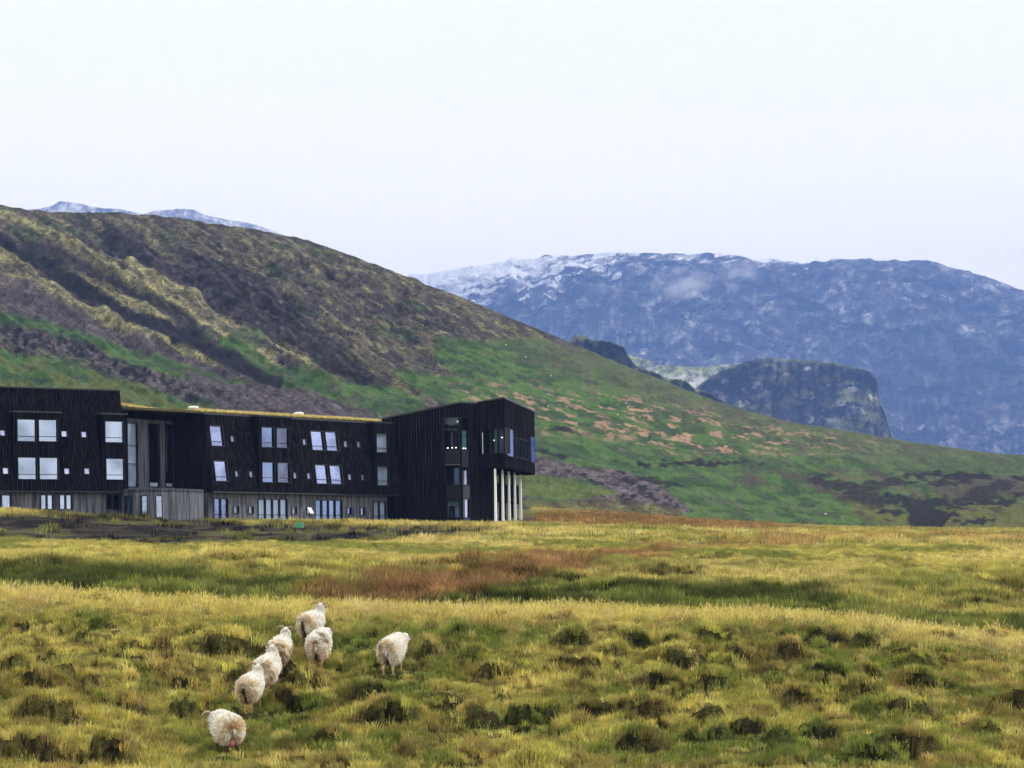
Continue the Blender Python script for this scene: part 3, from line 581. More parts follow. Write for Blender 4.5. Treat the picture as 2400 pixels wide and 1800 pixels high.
def clad(wall, S0, S1, zb, zt, holes, parent, d=0.0, step=0.15, bw=0.06, panel='facade', mat='wood', battens=True, bmat='board'):
    """wall sheet 12 cm thick with openings, and upright boards on it. zb/zt: functions of S"""
    fb = zb if callable(zb) else (lambda S: zb); ft = zt if callable(zt) else (lambda S: zt)
    mb = MB(); cuts = sorted({S0, S1, *[h[0] for h in holes if S0 < h[0] < S1], *[h[1] for h in holes if S0 < h[1] < S1]})
    for a, b in zip(cuts, cuts[1:]):
        if b-a < 1e-4: continue
        hs = [(h[2], h[3]) for h in holes if h[0] < (a+b)/2 < h[1]]
        rr = runs(-99, 99, hs)
        for z0, z1 in rr:
            p = []
            for S in (a, b): p.append((S, max(z0, fb(S)), min(z1, ft(S))))
            if p[0][2] <= p[0][1] and p[1][2] <= p[1][1]: continue
            (Sa, a0, a1), (Sb, b0, b1) = p
            mb.hexa([wall.pt(Sa, a0, d), wall.pt(Sb, b0, d), wall.pt(Sb, b0, d-.12), wall.pt(Sa, a0, d-.12), wall.pt(Sa, a1, d), wall.pt(Sb, b1, d), wall.pt(Sb, b1, d-.12), wall.pt(Sa, a1, d-.12)])
    w_ = mb.build(panel, M[mat], parent)
    if battens:
        bt = MB(); S = S0+.03
        while S < S1-.03:
            ww = bw*random.uniform(.8, 1.2)
            for z0, z1 in runs(fb(S)+.01, ft(S)-.01, [(h[2]-.06, h[3]+.06) for h in holes if h[0]-.09 < S < h[1]+.09]):
                if z1-z0 > .05: wall.box(bt, S-ww/2, S+ww/2, z0, z1, d+.001, d+.04*random.uniform(.7, 1.4))
            S += step
        tag(bt.build('cladding_board', M[bmat], parent, fix=False), kind='stuff')
    return w_
def window(wall, S0, S1, z0, z1, parent, d=0.0, cols=1, rail=None, blind=0.0, transom=None, glass='glass', room='room', white_low=0.0, name='window', rec=.10, lip=.07):
    f = MB(); t = .05; D0, D1 = d-.26, d+lip
    wall.box(f, S0-t, S0, z0-t, z1+t, D0, D1); wall.box(f, S1, S1+t, z0-t, z1+t, D0, D1)
    wall.box(f, S0, S1, z0-t, z0, D0, D1); wall.box(f, S0, S1, z1, z1+t, D0, D1)
    for k in range(1, cols):
        c = S0+(S1-S0)*k/cols; wall.box(f, c-.06, c+.06, z0, z1, d-.2, d+.03)
    fo = f.build(name, M['frame'], parent)
    for k in range(cols):
        a, b = S0+(S1-S0)*k/cols+(.06 if k else 0), S0+(S1-S0)*(k+1)/cols-(.06 if k < cols-1 else 0)
        p = MB(); wall.box(p, a, b, z0, z1, d-rec, d-rec+.015); p.build('pane', M[glass], fo)
    r = MB(); wall.box(r, S0, S1, z0, z1, d-.9, d-.85)
    wall.box(r, S0-.02, S0, z0, z1, d-.85, d-.27); wall.box(r, S1, S1+.02, z0, z1, d-.85, d-.27); wall.box(r, S0, S1, z1, z1+.02, d-.85, d-.27); wall.box(r, S0, S1, z0-.02, z0, d-.85, d-.27)
    r.build('room_wall', M[room], fo)
    if blind > 0:
        p = MB(); wall.box(p, S0+.01, S1-.01, z1-(z1-z0)*blind, z1, d-rec-.08, d-rec-.06); p.build('blind', M['blind'], fo)
    if white_low > 0:
        p = MB(); wall.box(p, S0+.03, S1-.03, z0, z0+(z1-z0)*white_low, d-.22, d-.18); p.build('radiator_panel', M['blind'], fo)
    for q in ([rail] if rail else [])+([transom] if transom else []):
        p = MB(); zz = z0+(z1-z0)*q; wall.box(p, S0, S1, zz-.025, zz+.025, d-.08, d-.03); p.build('rail', M['frame'], fo)
    return fo
Z1 = lambda x, y: (x/4.424, 880+y/4.424)
Z2 = lambda x, y: (450+x/4.424, 880+y/4.424)
Z3 = lambda x, y: (850+x/4.424, 880+y/4.424)
def rect(wall, Zf, x0, y0, x1, y1, d=0.0):
    cx, cy = (x0+x1)/2, (y0+y1)/2
    Sl = wall.Sz(*Zf(x0, cy), d)[0]; Sr = wall.Sz(*Zf(x1, cy), d)[0]; zt = wall.Sz(*Zf(cx, y0), d)[1]; zb = wall.Sz(*Zf(cx, y1), d)[1]
    return Sl, Sr, zb, zt

hotel = empty('hotel_building', (*XY(500, 222), 3.4)); hotel_inv = None
HOTEL_LOC = hotel.location.copy()
tag(hotel, 'long low black timber hotel with grey concrete ground floor and grass roof', 'hotel')
class Shift:   # children are written in world coordinates; move them under the Empty
    pass
# --- left wing
O = XY(0, 205); lw = Wall(O, (.8, .6), .14, 0); lw.ztop = lw.Sz(0, 912)[1]
dl = lw.tilt*(lw.ztop-lw.Sz(0, 1150)[1])
zbotL = lw.Sz(100, 1150)[1]; ztopL = lw.ztop
SLr = lw.Sz(281, 921)[0]; SL0 = -16
bayL = Wall((lw.O+lw.n*dl), lw.s)
holes = []; bays = []
def bay_rng(x0, x1, y0, Zf, B):
    a = B.Sz(*Zf(x0, 800))[0]; b = B.Sz(*Zf(x1, 800))[0]; zt = B.Sz(*Zf((x0+x1)/2, y0))[1]; return a, b, zt
b1 = bay_rng(147, 640, 385, Z1, bayL); b2 = bay_rng(1062, 1322, 405, Z1, bayL); b0 = (-15.5, -8.5, b1[2])
small = [(0, 570, 52, 622), (637, 577, 693, 632), (845, 585, 895, 638), (30, 960, 85, 1018), (667, 965, 718, 1020), (875, 965, 927, 1020)]
smallr = [rect(lw, Z1, *s) for s in small]
clad(lw, SL0, SLr, zbotL, ztopL, smallr+[(b[0]+.1, b[1]-.1, zbotL, b[2]-.1) for b in (b1, b2)], hotel, step=.21, bw=.075)
for k, s in enumerate(smallr): window(lw, *s, hotel, blind=1.0 if k != 2 else .0, glass='glass_blue', rec=.04, lip=.05)
def bay(B, rng, zbot, wins, tilt_wall, dmax, zt_fac, Zf, **kw):
    a, b, zt = rng
    hs = [rect(B, Zf, *w_[:4]) for w_ in wins]
    clad(B, a, b, zbot-.02, zt, hs, hotel, step=.21, bw=.075, panel='bay_front')
    # cheeks and cap
    for S in (a, b):
        m_ = MB(); c0 = 0 if S == a else -.1; d_top = tilt_wall.tilt*(zt_fac-zt)-dmax
        q = [B.pt(S+c0, zbot, -.121), B.pt(S+c0+.1, zbot, -.121), B.pt(S+c0+.1, zbot, -.25), B.pt(S+c0, zbot, -.25), B.pt(S+c0, zt, -.121), B.pt(S+c0+.1, zt, -.121), B.pt(S+c0+.1, zt, d_top-.3), B.pt(S+c0, zt, d_top-.3)]
        m_.hexa(q); m_.build('bay_side', M['wood'], hotel)
    m_ = MB(); B.box(m_, a-.06, b+.06, zt, zt+.12, tilt_wall.tilt*(zt_fac-zt)-dmax-.3, .06); m_.build('bay_cap', M['metal'], hotel)
    for w_, h_ in zip(wins, hs):
        window(B, *h_, hotel, **w_[4])
rl = dict(rail=.22)
bay(bayL, b1, zbotL, [(180, 458, 372, 680, dict(rl, blind=.13)), (402, 462, 595, 682, dict(rl, blind=.12)), (187, 852, 380, 1073, dict(rl, blind=.12)), (410, 855, 605, 1075, dict(rl, blind=.14, white_low=.15))], lw, dl, ztopL, Z1)
bay(bayL, b2, zbotL, [(1090, 478, 1280, 692, dict(rl)), (1102, 865, 1288, 1078, dict(rl, blind=.1))], lw, dl, ztopL, Z1)
# concrete storey of the left wing
cL = Wall(lw.O+lw.n*(dl-.55), lw.s)
cw = [(-130, 1245, 8, 1383, 2, 0), (20, 1245, 112, 1383, 1, 0), (425, 1243, 550, 1383, 2, 0), (620, 1243, 745, 1385, 2, 0), (1108, 1243, 1238, 1382, 2, 0)]
cr_ = [rect(cL, Z1, *c[:4]) for c in cw]
zgL = cL.Sz(0, 1200)[1]-2.5
clad(cL, SL0, SLr-.1, zgL, zbotL+.1, cr_, hotel, panel='concrete_wall', mat='concrete', battens=False)
for c, r_ in zip(cw, cr_): window(cL, *r_, hotel, cols=c[4], glass='glass')
m_ = MB(); lw.box(m_, SL0, SLr, zbotL-.12, zbotL-.01, -1.4, .02); m_.build('soffit', M['frame'], hotel)
def prism(mb, pts, zb, zt):
    n = len(pts); zb = zb if hasattr(zb, '__len__') else [zb]*n; zt = zt if hasattr(zt, '__len__') else [zt]*n
    mb.add([(p[0], p[1], z) for p, z in zip(pts, zb)]+[(p[0], p[1], z) for p, z in zip(pts, zt)], [tuple(range(n))[::-1], tuple(range(n, 2*n))]+[(i, (i+1) % n, n+(i+1) % n, n+i) for i in range(n)])
def q2(wall, S, d): p = wall.O+wall.s*S+wall.n*d; return (p.x, p.y)
m_ = MB(); prism(m_, [q2(lw, SL0, -1.1), q2(lw, SLr, -1.1), q2(lw, SLr, -12), q2(lw, SL0, -12)], zgL, ztopL-.05)
m_.build('wing_core', M['wood'], hotel)
m_ = MB(); prism(m_, [q2(lw, SLr-.02, -.02), q2(lw, SLr, -12), q2(lw, SLr-.15, -12), q2(lw, SLr-.15, -.1)], zbotL, ztopL-.02); m_.build('end_wall', M['wood'], hotel)
m_ = MB(); lw.box(m_, SL0, SLr+.05, ztopL, ztopL+.10, -12, .06); m_.build('roof', M['metal'], hotel)
# --- middle wing
O = XY(481, 217); mw = Wall(O, (.587, .81), .14, 0); mw.ztop = mw.Sz(484, 975)[1]
zbotM = mw.Sz(700, 1155)[1]; ztopM = mw.ztop; dm = mw.tilt*(ztopM-zbotM)
SM1 = mw.Sz(919, 998)[0]
bayM = Wall(mw.O+mw.n*dm, mw.s)
def bay2(x0, x1): return bayM.Sz(*Z2(x0, 800))[0], bayM.Sz(*Z2(x1, 800))[0], ztopM
bA = bay2(692, 1040); bB = bay2(1890, 2072)
big = [(190, 525, 322, 728, .18), (235, 888, 367, 1093, 0), (1237, 578, 1363, 772, 0), (1388, 585, 1512, 778, .38), (1282, 927, 1406, 1120, 0), (1432, 934, 1556, 1124, 0)]
bigr = [rect(mw, Z2, *b_[:4]) for b_ in big]
sm = [(418, 657), (463, 1020), (612, 1025), (1165, 690), (1592, 712), (1727, 716), (1068, 1038), (1210, 1042), (1635, 1055), (1770, 1058)]
smr = [rect(mw, Z2, x-17, y-26, x+17, y+26) for x, y in sm]
dk = rect(mw, Z2, 563, 630, 597, 682)
clad(mw, 0, SM1, zbotM, ztopM, bigr+smr+[dk]+[(b[0]+.1, b[1]-.1, zbotM, ztopM-.05) for b in (bA, bB)], hotel, step=.21, bw=.075)
for b_, r_ in zip(big, bigr): window(mw, *r_, hotel, rail=.21, blind=b_[4], glass='glass_blue')
for r_ in smr: window(mw, *r_, hotel, blind=1.0, glass='glass_clear', rec=.03, lip=.05)
window(mw, *dk, hotel, glass='glass_dark', room='room_dark')
bay(bayM, bA, zbotM, [(720, 540, 848, 742, dict(rl)), (875, 548, 1003, 748, dict(rl, glass='glass_soft')), (727, 903, 855, 1105, dict(rl)), (885, 908, 1015, 1108, dict(rl, glass='glass_soft'))], mw, dm, ztopM, Z2)
bay(bayM, bB, zbotM, [(1912, 603, 2030, 795, dict(rl, blind=1, glass='glass_clear')), (1922, 945, 2037, 1137, dict(rl, blind=1, glass='glass_clear'))], mw, dm, ztopM, Z2)
cM = Wall(mw.O+mw.n*(dm-.55), mw.s)
S_c0 = cM.Sz(*Z2(215, 1350))[0]; S_c1 = cM.Sz(*Z2(2025, 1400))[0]
cw = [(228, 1282, 370, 1540, 2, .38, .22), (430, 1360, 482, 1425, 1, 0, 1), (585, 1360, 635, 1430, 1, 0, 1), (688, 1288, 985, 1540, 4, .38, 1), (1035, 1365, 1082, 1435, 1, 0, 1), (1185, 1368, 1230, 1432, 1, 0, 0),
      (1278, 1298, 1555, 1540, 4, .38, .6), (1608, 1375, 1650, 1440, 1, 0, 0), (1745, 1375, 1790, 1445, 1, 0, 0), (1880, 1310, 2008, 1545, 2, .38, .8)]
cr_ = [rect(cM, Z2, *c[:4]) for c in cw]
zgM = cM.Sz(700, 1222)[1]-2.5
clad(cM, 0.2, S_c1, zgM, zbotM+.1, cr_, hotel, panel='concrete_wall', mat='concrete', battens=False)
for c, r_ in zip(cw, cr_): window(cM, *r_, hotel, cols=c[4], transom=c[5] or None, blind=c[6], glass='glass_clear' if c[6] >= 1 or c[0] == 1880 else 'glass')
# the one small window that stands open, its sash tilted out
r_ = cr_[5]; sash = MB(); z0_, z1_ = r_[2], r_[3]
sash.hexa([cM.pt(r_[0]+.05, z0_, .42), cM.pt(r_[1]-.02, z0_, .42), cM.pt(r_[1]-.02, z0_, .38), cM.pt(r_[0]+.05, z0_, .38), cM.pt(r_[0]+.02, z1_, .1), cM.pt(r_[1]-.06, z1_, .1), cM.pt(r_[1]-.06, z1_, .06), cM.pt(r_[0]+.02, z1_, .06)])
tag(sash.build('open_sash', M['blind'], hotel), 'small window sash tilted open')
m_ = MB(); mw.box(m_, 0, SM1, zbotM-.12, zbotM-.01, -1.4, .02); m_.build('soffit', M['frame'], hotel)
m_ = MB(); prism(m_, [q2(mw, .2, -1.1), q2(mw, SM1-.1, -1.1), q2(mw, SM1-.1, -11), q2(mw, .2, -11)], zgM, ztopM-.05); m_.build('wing_core', M['wood'], hotel)
m_ = MB(); mw.box(m_, -.05, SM1+.05, ztopM, ztopM+.10, -11, .05); m_.build('roof', M['metal'], hotel)
m_ = MB(); mw.box(m_, -8, SM1-3.6, ztopM+.101, ztopM+.30, -10.5, -.30); m_.build('turf_bed', M['soil'], hotel)
m_ = MB(); mw.box(m_, SM1-3.59, SM1-1.2, ztopM+.101, ztopM+.28, -10.5, -.30); m_.build('turf_bed', M['soil'], hotel)
# end wall of the middle wing, facing left
e_dir = -mw.n
ew = Wall(mw.O+mw.n*(dm*.0)-mw.n*3.6, mw.n)   # runs outward to the facade corner
LE = 3.6
class _E: pass
m_ = MB()   # trapezoid: the outer edge follows the batter
def eq(S, z, d): return ew.pt(S, z, d)
m_.hexa([eq(0, zbotM, 0), eq(LE+dm, zbotM, 0), eq(LE+dm, zbotM, -.12), eq(0, zbotM, -.12), eq(0, ztopM, 0), eq(LE, ztopM, 0), eq(LE, ztopM, -.12), eq(0, ztopM, -.12)])
m_.build('end_wall', M['wood'], hotel)
bt = MB(); S = .05
while S < LE+dm-.05:
    zt_ = ztopM if S < LE else ztopM-(S-LE)/dm*(ztopM-zbotM)
    if zt_-zbotM > .2: ew.box(bt, S-.03, S+.03, zbotM+.01, zt_-.02, .001, .04*random.uniform(.7, 1.3))
    S += .17
tag(bt.build('cladding_board', M['board'], hotel, fix=False), kind='stuff')
m_ = MB(); m_.hexa([eq(0, zgM, -.02), eq(LE+dm-.6, zgM, -.02), eq(LE+dm-.6, zgM, -.3), eq(0, zgM, -.3), eq(0, zbotM, -.02), eq(LE+dm-.6, zbotM, -.02), eq(LE+dm-.6, zbotM, -.3), eq(0, zbotM, -.3)]); m_.build('concrete_wall', M['concrete'], hotel)
# --- atrium between the wings
pA = Vector(XY(288, 212.2)); pB = Vector((ew.O.x, ew.O.y))
at = Wall(pA, (pB-pA)); LA = (pB-pA).length
zAt = at.Sz(*Z1(1320, 345))[1]; zAm = at.Sz(*Z1(1600, 462))[1]; zAb = at.Sz(*Z1(1500, 1165))[1]
S_f = at.Sz(*Z1(1840, 800))[0]
aw = [(1322, 498, 1425, 1150), (1545, 505, 1650, 1150), (1712, 510, 1800, 1150)]
ar = [rect(at, Z1, *a_) for a_ in aw]
clad(at, 0, min(S_f, LA), zAb-3, zAm, ar, hotel, panel='concrete_wall', mat='concrete', battens=False)
clad(at, 0, LA, zAm, lambda S: zAt+(ztopM-zAt)*S/LA, [], hotel, d=.15, step=.2, panel='fascia')
if S_f < LA: clad(at, S_f, LA, zAb-3, zAm, [], hotel, d=.02, panel='end_wall')
g0 = window(at, *ar[0], hotel, rail=.36, transom=.65, white_low=.07, glass='glass_clear', blind=.93)  # near-full blind added to make the dark pane bright
g1 = window(at, *ar[1], hotel, glass='glass_dark', room='room_dark', white_low=.06)
g2 = window(at, *ar[2], hotel, glass='glass_dark', room='room_dark', white_low=.05, rail=.40, transom=.65)
m_ = MB(); a_ = ar[2]; at.box(m_, a_[0]+.05, a_[0]+(a_[1]-a_[0])*.8, a_[2]+1.2, a_[3]-.1, -.5, -.45)
M['teal'] = simple('pale_green_panel', (.16, .21, .20), .9, noise=.3); m_.build('teal_panel', M['teal'], g2)
m_ = MB(); prism(m_, [q2(at, .2, -1.2), q2(at, LA-.2, -1.2), q2(at, LA+2, -10), q2(at, -2, -10)], zAb-4, min(zAt, ztopM)-.3); m_.build('atrium_core', M['wood'], hotel)
m_ = MB(); prism(m_, [q2(at, -.3, .2), q2(at, LA, .2), q2(at, LA+1, -9), q2(at, -.3, -9)], [zAt+.01, ztopM-.09, ztopM-.09, zAt+.01], [zAt+.12, ztopM+.02, ztopM+.02, zAt+.12]); m_.build('roof', M['metal'], hotel)
m_ = MB(); prism(m_, [q2(at, -.2, -.1), q2(at, LA, -.1), q2(at, LA+1, -8.5), q2(at, -.2, -8.5)], [zAt+.121, ztopM+.03, ztopM+.03, zAt+.121], [zAt+.30, ztopM+.28, ztopM+.28, zAt+.30]); m_.build('turf_bed', M['soil'], hotel)
# curved concrete terrace wall
tp = [XY(288, 209.2), XY(315, 208.2), XY(345, 207.8), XY(380, 208.0), XY(415, 209.0), XY(445, 210.6), XY(465, 212.2), XY(477, 213.6)]
zT = float(unroll(400, 1145)[1])*208.5; zTg = zT-6
tpv = [Vector(p) for p in tp]
twin = [(1295, 1250, 1370, 1470, .28), (1460, 1250, 1540, 1470, .18), (1622, 1250, 1705, 1470, .22)]
for i in range(len(tpv)-1):
    wl = Wall(tpv[i], tpv[i+1]-tpv[i]); L = (tpv[i+1]-tpv[i]).length
    hs = []
    for w_ in twin:
        r_ = rect(wl, Z1, *w_[:4]); c = (r_[0]+r_[1])/2
        if 0 < c < L: hs.append((max(r_[0], .03), min(r_[1], L-.03), r_[2], r_[3], w_[4]))
    clad(wl, 0, L, zTg, zT, [h[:4] for h in hs], hotel, panel='terrace_wall', mat='concrete', battens=False)
    for h in hs: window(wl, *h[:4], hotel, blind=h[4], glass='glass')
m_ = MB(); pts = tp+[(pB.x+1, pB.y+.5), (pA.x, pA.y+.3)]; prism(m_, pts, zT-.3, zT-.06); m_.build('terrace_deck', M['concrete'], hotel)
# roof vents
def vent(px, py, Y, wd, ht, neck):
    c = P3(px, py, Y); m_ = MB(); n = 20
    rings = [(-.5, .78), (-.32, 1.0), (.1, 1.0), (.36, .86), (.5, .6)]
    vs = []
    for h_, r_ in rings:
        for k in range(n):
            t = 2*math.pi*k/n; vs.append((c.x+wd/2*r_*math.copysign(abs(math.cos(t))**.7, math.cos(t)), c.y+wd/2*r_*math.sin(t), c.z+ht*h_))
    fs = [tuple(range(n))[::-1], tuple(range(n*4, n*5))]+[(i*n+k, i*n+(k+1) % n, (i+1)*n+(k+1) % n, (i+1)*n+k) for i in range(4) for k in range(n)]
    m_.add(vs, fs); v = m_.build('roof_vent', M['white'], hotel, smooth=False)
    if neck:
        m2 = MB(); q = [(c.x+wd*.33*math.cos(2*math.pi*k/12), c.y+wd*.33*math.sin(2*math.pi*k/12)) for k in range(12)]
        prism(m2, q, c.z-ht*.5-.5, c.z-ht*.5+.002); m2.build('vent_neck', M['sand'], v)
    return v
vent(453, 955.5, 221, .95, .26, True); vent(700, 969.5, 229, .92, .26, True)
tag(vent(878, 985.5, 238.5, .28, .24, True), 'small round white roof vent')

# --- the tall black block at the end
blk = empty('restaurant_building', (*XY(1078, 236), 3.2))
tag(blk, 'tall black timber building with projecting glazed box on white pillars', 'building')
pA = Vector(XY(872, 240)); pB = Vector(XY(1078, 236)); pC = Vector(XY(1122, 238.2)); pD = Vector(XY(1185, 236.4)); pE = Vector(XY(1254, 257))
def Zat(px, py, Y): return float(unroll(px, py)[1])*Y
zA, zB, zC, zD, zE = Zat(872, 988, 240), Zat(1077, 945, 236), Zat(1122, 947.5, 238.2), Zat(1185, 934, 236.4), Zat(1252, 969, 257)
zE = (zE+zD)/2; zg = Zat(1078, 1228, 236)-2.0
R1 = Wall(pA, pB-pA); L1 = (pB-pA).length; R2 = Wall(pB, pC-pB); L2 = (pC-pB).length
R3 = Wall(pC, pD-pC); L3 = (pD-pC).length; R4 = Wall(pD, pE-pD); L4 = (pE-pD).length
k1 = dict(step=.30, bw=.11)
w1 = [(843, 440, 1012, 765), (862, 930, 1022, 1135), (872, 1296, 1018, 1472)]
r1 = [rect(R1, Z3, *a_) for a_ in w1]; r1 = [(a, min(b, L1-.02), c, d) for a, b, c, d in r1]
clad(R1, 0, L1, zg, lambda S: zA+(zB-zA)*S/L1, r1, blk, panel='facade', **k1)
w2 = [(1018, 440, 1088, 765), (1028, 960, 1098, 1130), (1036, 1286, 1106, 1472)]
r2 = [rect(R2, Z3, *a_) for a_ in w2]; r2 = [(max(a, .02), b, c, d) for a, b, c, d in r2]
clad(R2, 0, L2+2.4, zg, lambda S: zB+(zC-zB)*min(S/L2, 1), r2, blk, panel='facade', **k1)
o1 = window(R1, *r1[0], blk, glass='glass_dark', room='room_dark', rail=.66)
o2 = window(R1, *r1[1], blk, glass='glass_dark', room='room_dark')
o3 = window(R1, *r1[2], blk, glass='glass_dark', room='room_dark')
m_ = MB(); a_ = r1[2]; R1.box(m_, a_[0]+.02, a_[1]-.02, a_[3]-.5, a_[3], -.25, -.2); R1.box(m_, a_[0]+.02, a_[0]+.10, a_[2], a_[3]-.5, -.25, -.2); m_.build('blind', M['teal'], o3)
m_ = MB(); a_ = r1[0]; R1.box(m_, a_[0]+.2, a_[1]-.9, a_[2]+2.2, a_[2]+2.35, -.6, -.5); R1.box(m_, a_[0]+.5, a_[0]+.62, a_[2], a_[2]+1.6, -.6, -.5); m_.build('ceiling_beam', M['sand'], o1)
p1 = window(R2, *r2[0], blk, glass='glass_dark', room='room_dark', rail=.42)
m_ = MB(); a_ = r2[0]; M['teal_bright'] = simple('teal_lit_view', (.18, .38, .42), .8, noise=.4, nscale=1.2); R2.box(m_, a_[0]+.05, a_[1]-.05, a_[2], a_[2]+(a_[3]-a_[2])*.60, -.16, -.13); m_.build('teal_panel', M['teal_bright'], p1)  # added panel, coloured like the lit view through the window
window(R2, *r2[1], blk, glass='glass_blue'); window(R2, *r2[2], blk, glass='glass_blue', blind=.4)
M['spandrel'] = simple('grey_glass_spandrel', (.05, .055, .075), .25, noise=.3, spec=.8)
M['spandrel_dark'] = simple('dark_glass_spandrel', (.008, .009, .012), .25, noise=.3, spec=.5)
for (wl, x0, y0, x1, y1, mt) in ((R1, 855, 775, 1015, 920, 'spandrel_dark'), (R1, 868, 1145, 1020, 1285, 'spandrel_dark'), (R2, 1024, 772, 1092, 950, 'spandrel'), (R2, 1034, 1140, 1102, 1278, 'spandrel'), (R2, 1042, 1482, 1108, 1560, 'spandrel')):
    s_ = rect(wl, Z3, x0, y0, x1, y1); m_ = MB(); wl.box(m_, max(s_[0], .02), s_[1], s_[2], s_[3], .05, .075); m_.build('spandrel_panel', M[mt], blk)
m_ = MB(); a_ = rect(R1, Z3, 860, 922, 1012, 930); R1.box(m_, a_[0], a_[1], a_[2], a_[3], .076, .12); m_.build('window_ledge', M['sand'], blk)
# projecting box
zFl = Zat(1185, 1095, 236.4)                      # underside
w3 = [(1258, 548, 1472, 808)]; r3 = [rect(R3, Z3, *a_) for a_ in w3]
clad(R3, 0, L3, zFl, lambda S: zC+(zD-zC)*S/L3, r3, blk, panel='box_front', **k1)
w4 = [(1492, 555, 1550, 826), (1587, 672, 1610, 852), (1622, 680, 1645, 862), (1657, 690, 1678, 872), (1690, 705, 1711, 882), (1736, 660, 1783, 912)]
r4 = [rect(R4, Z3, *a_) for a_ in w4]; zs_ = sum(r[2] for r in r4)/6
r4 = [(max(a, .1), min(b, L4-.05), zs_+(0 if i in (0, 5) else .1), (zs_+2.45 if i in (0, 5) else zs_+1.9)) for i, (a, b, c, d) in enumerate(r4)]
clad(R4, 0, L4, zFl, lambda S: zD+(zE-zD)*S/L4, r4, blk, panel='box_side', step=.45, bw=.2)
q = window(R3, *r3[0], blk, cols=3, glass='glass_dark', room='room_dark')
m_ = MB(); a_ = r3[0]; wd = a_[1]-a_[0]; R3.box(m_, a_[0]+wd*.46, a_[0]+wd*.72, a_[2]+.05, a_[3]-.05, -.2, -.16); m_.build('teal_panel', M['teal'], q)  # added panel standing in for the view through the glass
m_ = MB(); R3.box(m_, a_[0]-.14, a_[0]-.06, a_[2], a_[3]-.35, .05, .1); m_.build('frame_trim', M['white'], q)
for i, r_ in enumerate(r4): window(R4, *r_, blk, glass='glass' if i in (0, 5) else 'glass_dark', room='room' if i in (0, 5) else 'room_dark', rail=.62 if i in (0, 5) else None, rec=-.10 if i in (0, 5) else -.02, lip=.08, blind=1 if i in (0, 5) else 0)
for wl, pts_, par in ((R3, [(.30, .55), (.42, .50), (.62, .45), (.8, .6), (.55, .72)], q), (R1, [(.16, .03), (.45, .03), (.7, .03), (.86, .86)], o1)):
    a_ = r3[0] if wl is R3 else r1[0]
    for (fx, fz) in pts_:
        S = a_[0]+(a_[1]-a_[0])*fx; z = a_[2]+(a_[3]-a_[2])*fz+.06; m_ = MB(); wl.box(m_, S-.045, S+.045, z-.045, z+.045, -.3, -.22); m_.build('pendant_lamp', M['lamp'], par)
for i in range(3):
    a_ = r2[0]; S = a_[0]+(a_[1]-a_[0])*(.2+.3*i); m_ = MB(); R2.box(m_, S-.06, S+.06, a_[2]+.03, a_[2]+.15, -.12, -.105); m_.build('pendant_lamp', M['lamp'], p1)
bk = Vector(XY(1200, 262)); bk2 = Vector(XY(880, 262))
m_ = MB(); i1 = pB+(pA-pB).normalized()*.0; inn = lambda p, v, k: p+v*k
cen = Vector(XY(1010, 250))
pA2, pB2, pC2 = pA+(cen-pA).normalized()*1.6, pB+Vector((-.6, 1.5)), pC+Vector((-.6, 1.3))
prism(m_, [tuple(pA2), tuple(pB2), tuple(pC2), (pC.x+.2, 262), (pA.x+1, 262)], zg, [zA-.1, zB-.1, zC-.1, zC-.1, zA-.1]); m_.build('building_core', M['wood'], blk)
m_ = MB(); e = .0
prism(m_, [tuple(pA+Vector((0, -.12))), tuple(pB+Vector((.05, -.12))), tuple(pC+Vector((.02, -.1))), (pC.x, 262), (pA.x, 262)], [zA, zB, zC, zC, zA], [zA+.14, zB+.14, zC+.14, zC+.14, zA+.14]); m_.build('roof', M['metal'], blk)
pF = Vector((pC.x+1.0, pE.y+1))
m_ = MB(); prism(m_, [tuple(pC+Vector((.15, 1.1))), tuple(pD+Vector((-.1, 1.4))), tuple(pE+Vector((-1.1, -.3))), (pC.x+.15, pE.y)], zFl+.25, [zC-.1, zD-.1, zE-.1, zE-.1]); m_.build('box_core', M['wood'], blk)
m_ = MB(); prism(m_, [tuple(pC+Vector((0, .02))), tuple(pD+Vector((0, .02))), tuple(pE+Vector((-.03, 0))), (pC.x, pE.y)], zFl-.10, zFl+.02); m_.build('box_underside', M['wood'], blk)
m_ = MB(); prism(m_, [tuple(pC+Vector((-.05, -.12))), tuple(pD+Vector((.02, -.15))), tuple(pE+Vector((.12, 0))), (pC.x-.05, pE.y)], [zC+.141, zD, zE, zE], [zC+.26, zD+.16, zE+.16, zE+.16]); m_.build('box_roof', M['metal'], blk)
for i, (px, Y, yb) in enumerate(((1160.5, 236.8, 1229), (1177.5, 240.5, 1229), (1192.3, 244.5, 1230), (1206, 249, 1231), (1219.5, 253.5, 1233))):
    c = XY(px, Y); zb_ = Zat(px, yb, Y)-1.5; wd = .25; m_ = MB()
    m_.hexa([(c[0]-wd/2, Y, zb_), (c[0]+wd/2, Y, zb_), (c[0]+wd/2+.05, Y+.55, zb_), (c[0]-wd/2+.05, Y+.55, zb_), (c[0]-wd*.3, Y, zFl-.1), (c[0]+wd*.3, Y, zFl-.1), (c[0]+wd*.3+.05, Y+.55, zFl-.1), (c[0]-wd*.3+.05, Y+.55, zFl-.1)])
    m_.build('pillar', M['pillar'], blk)
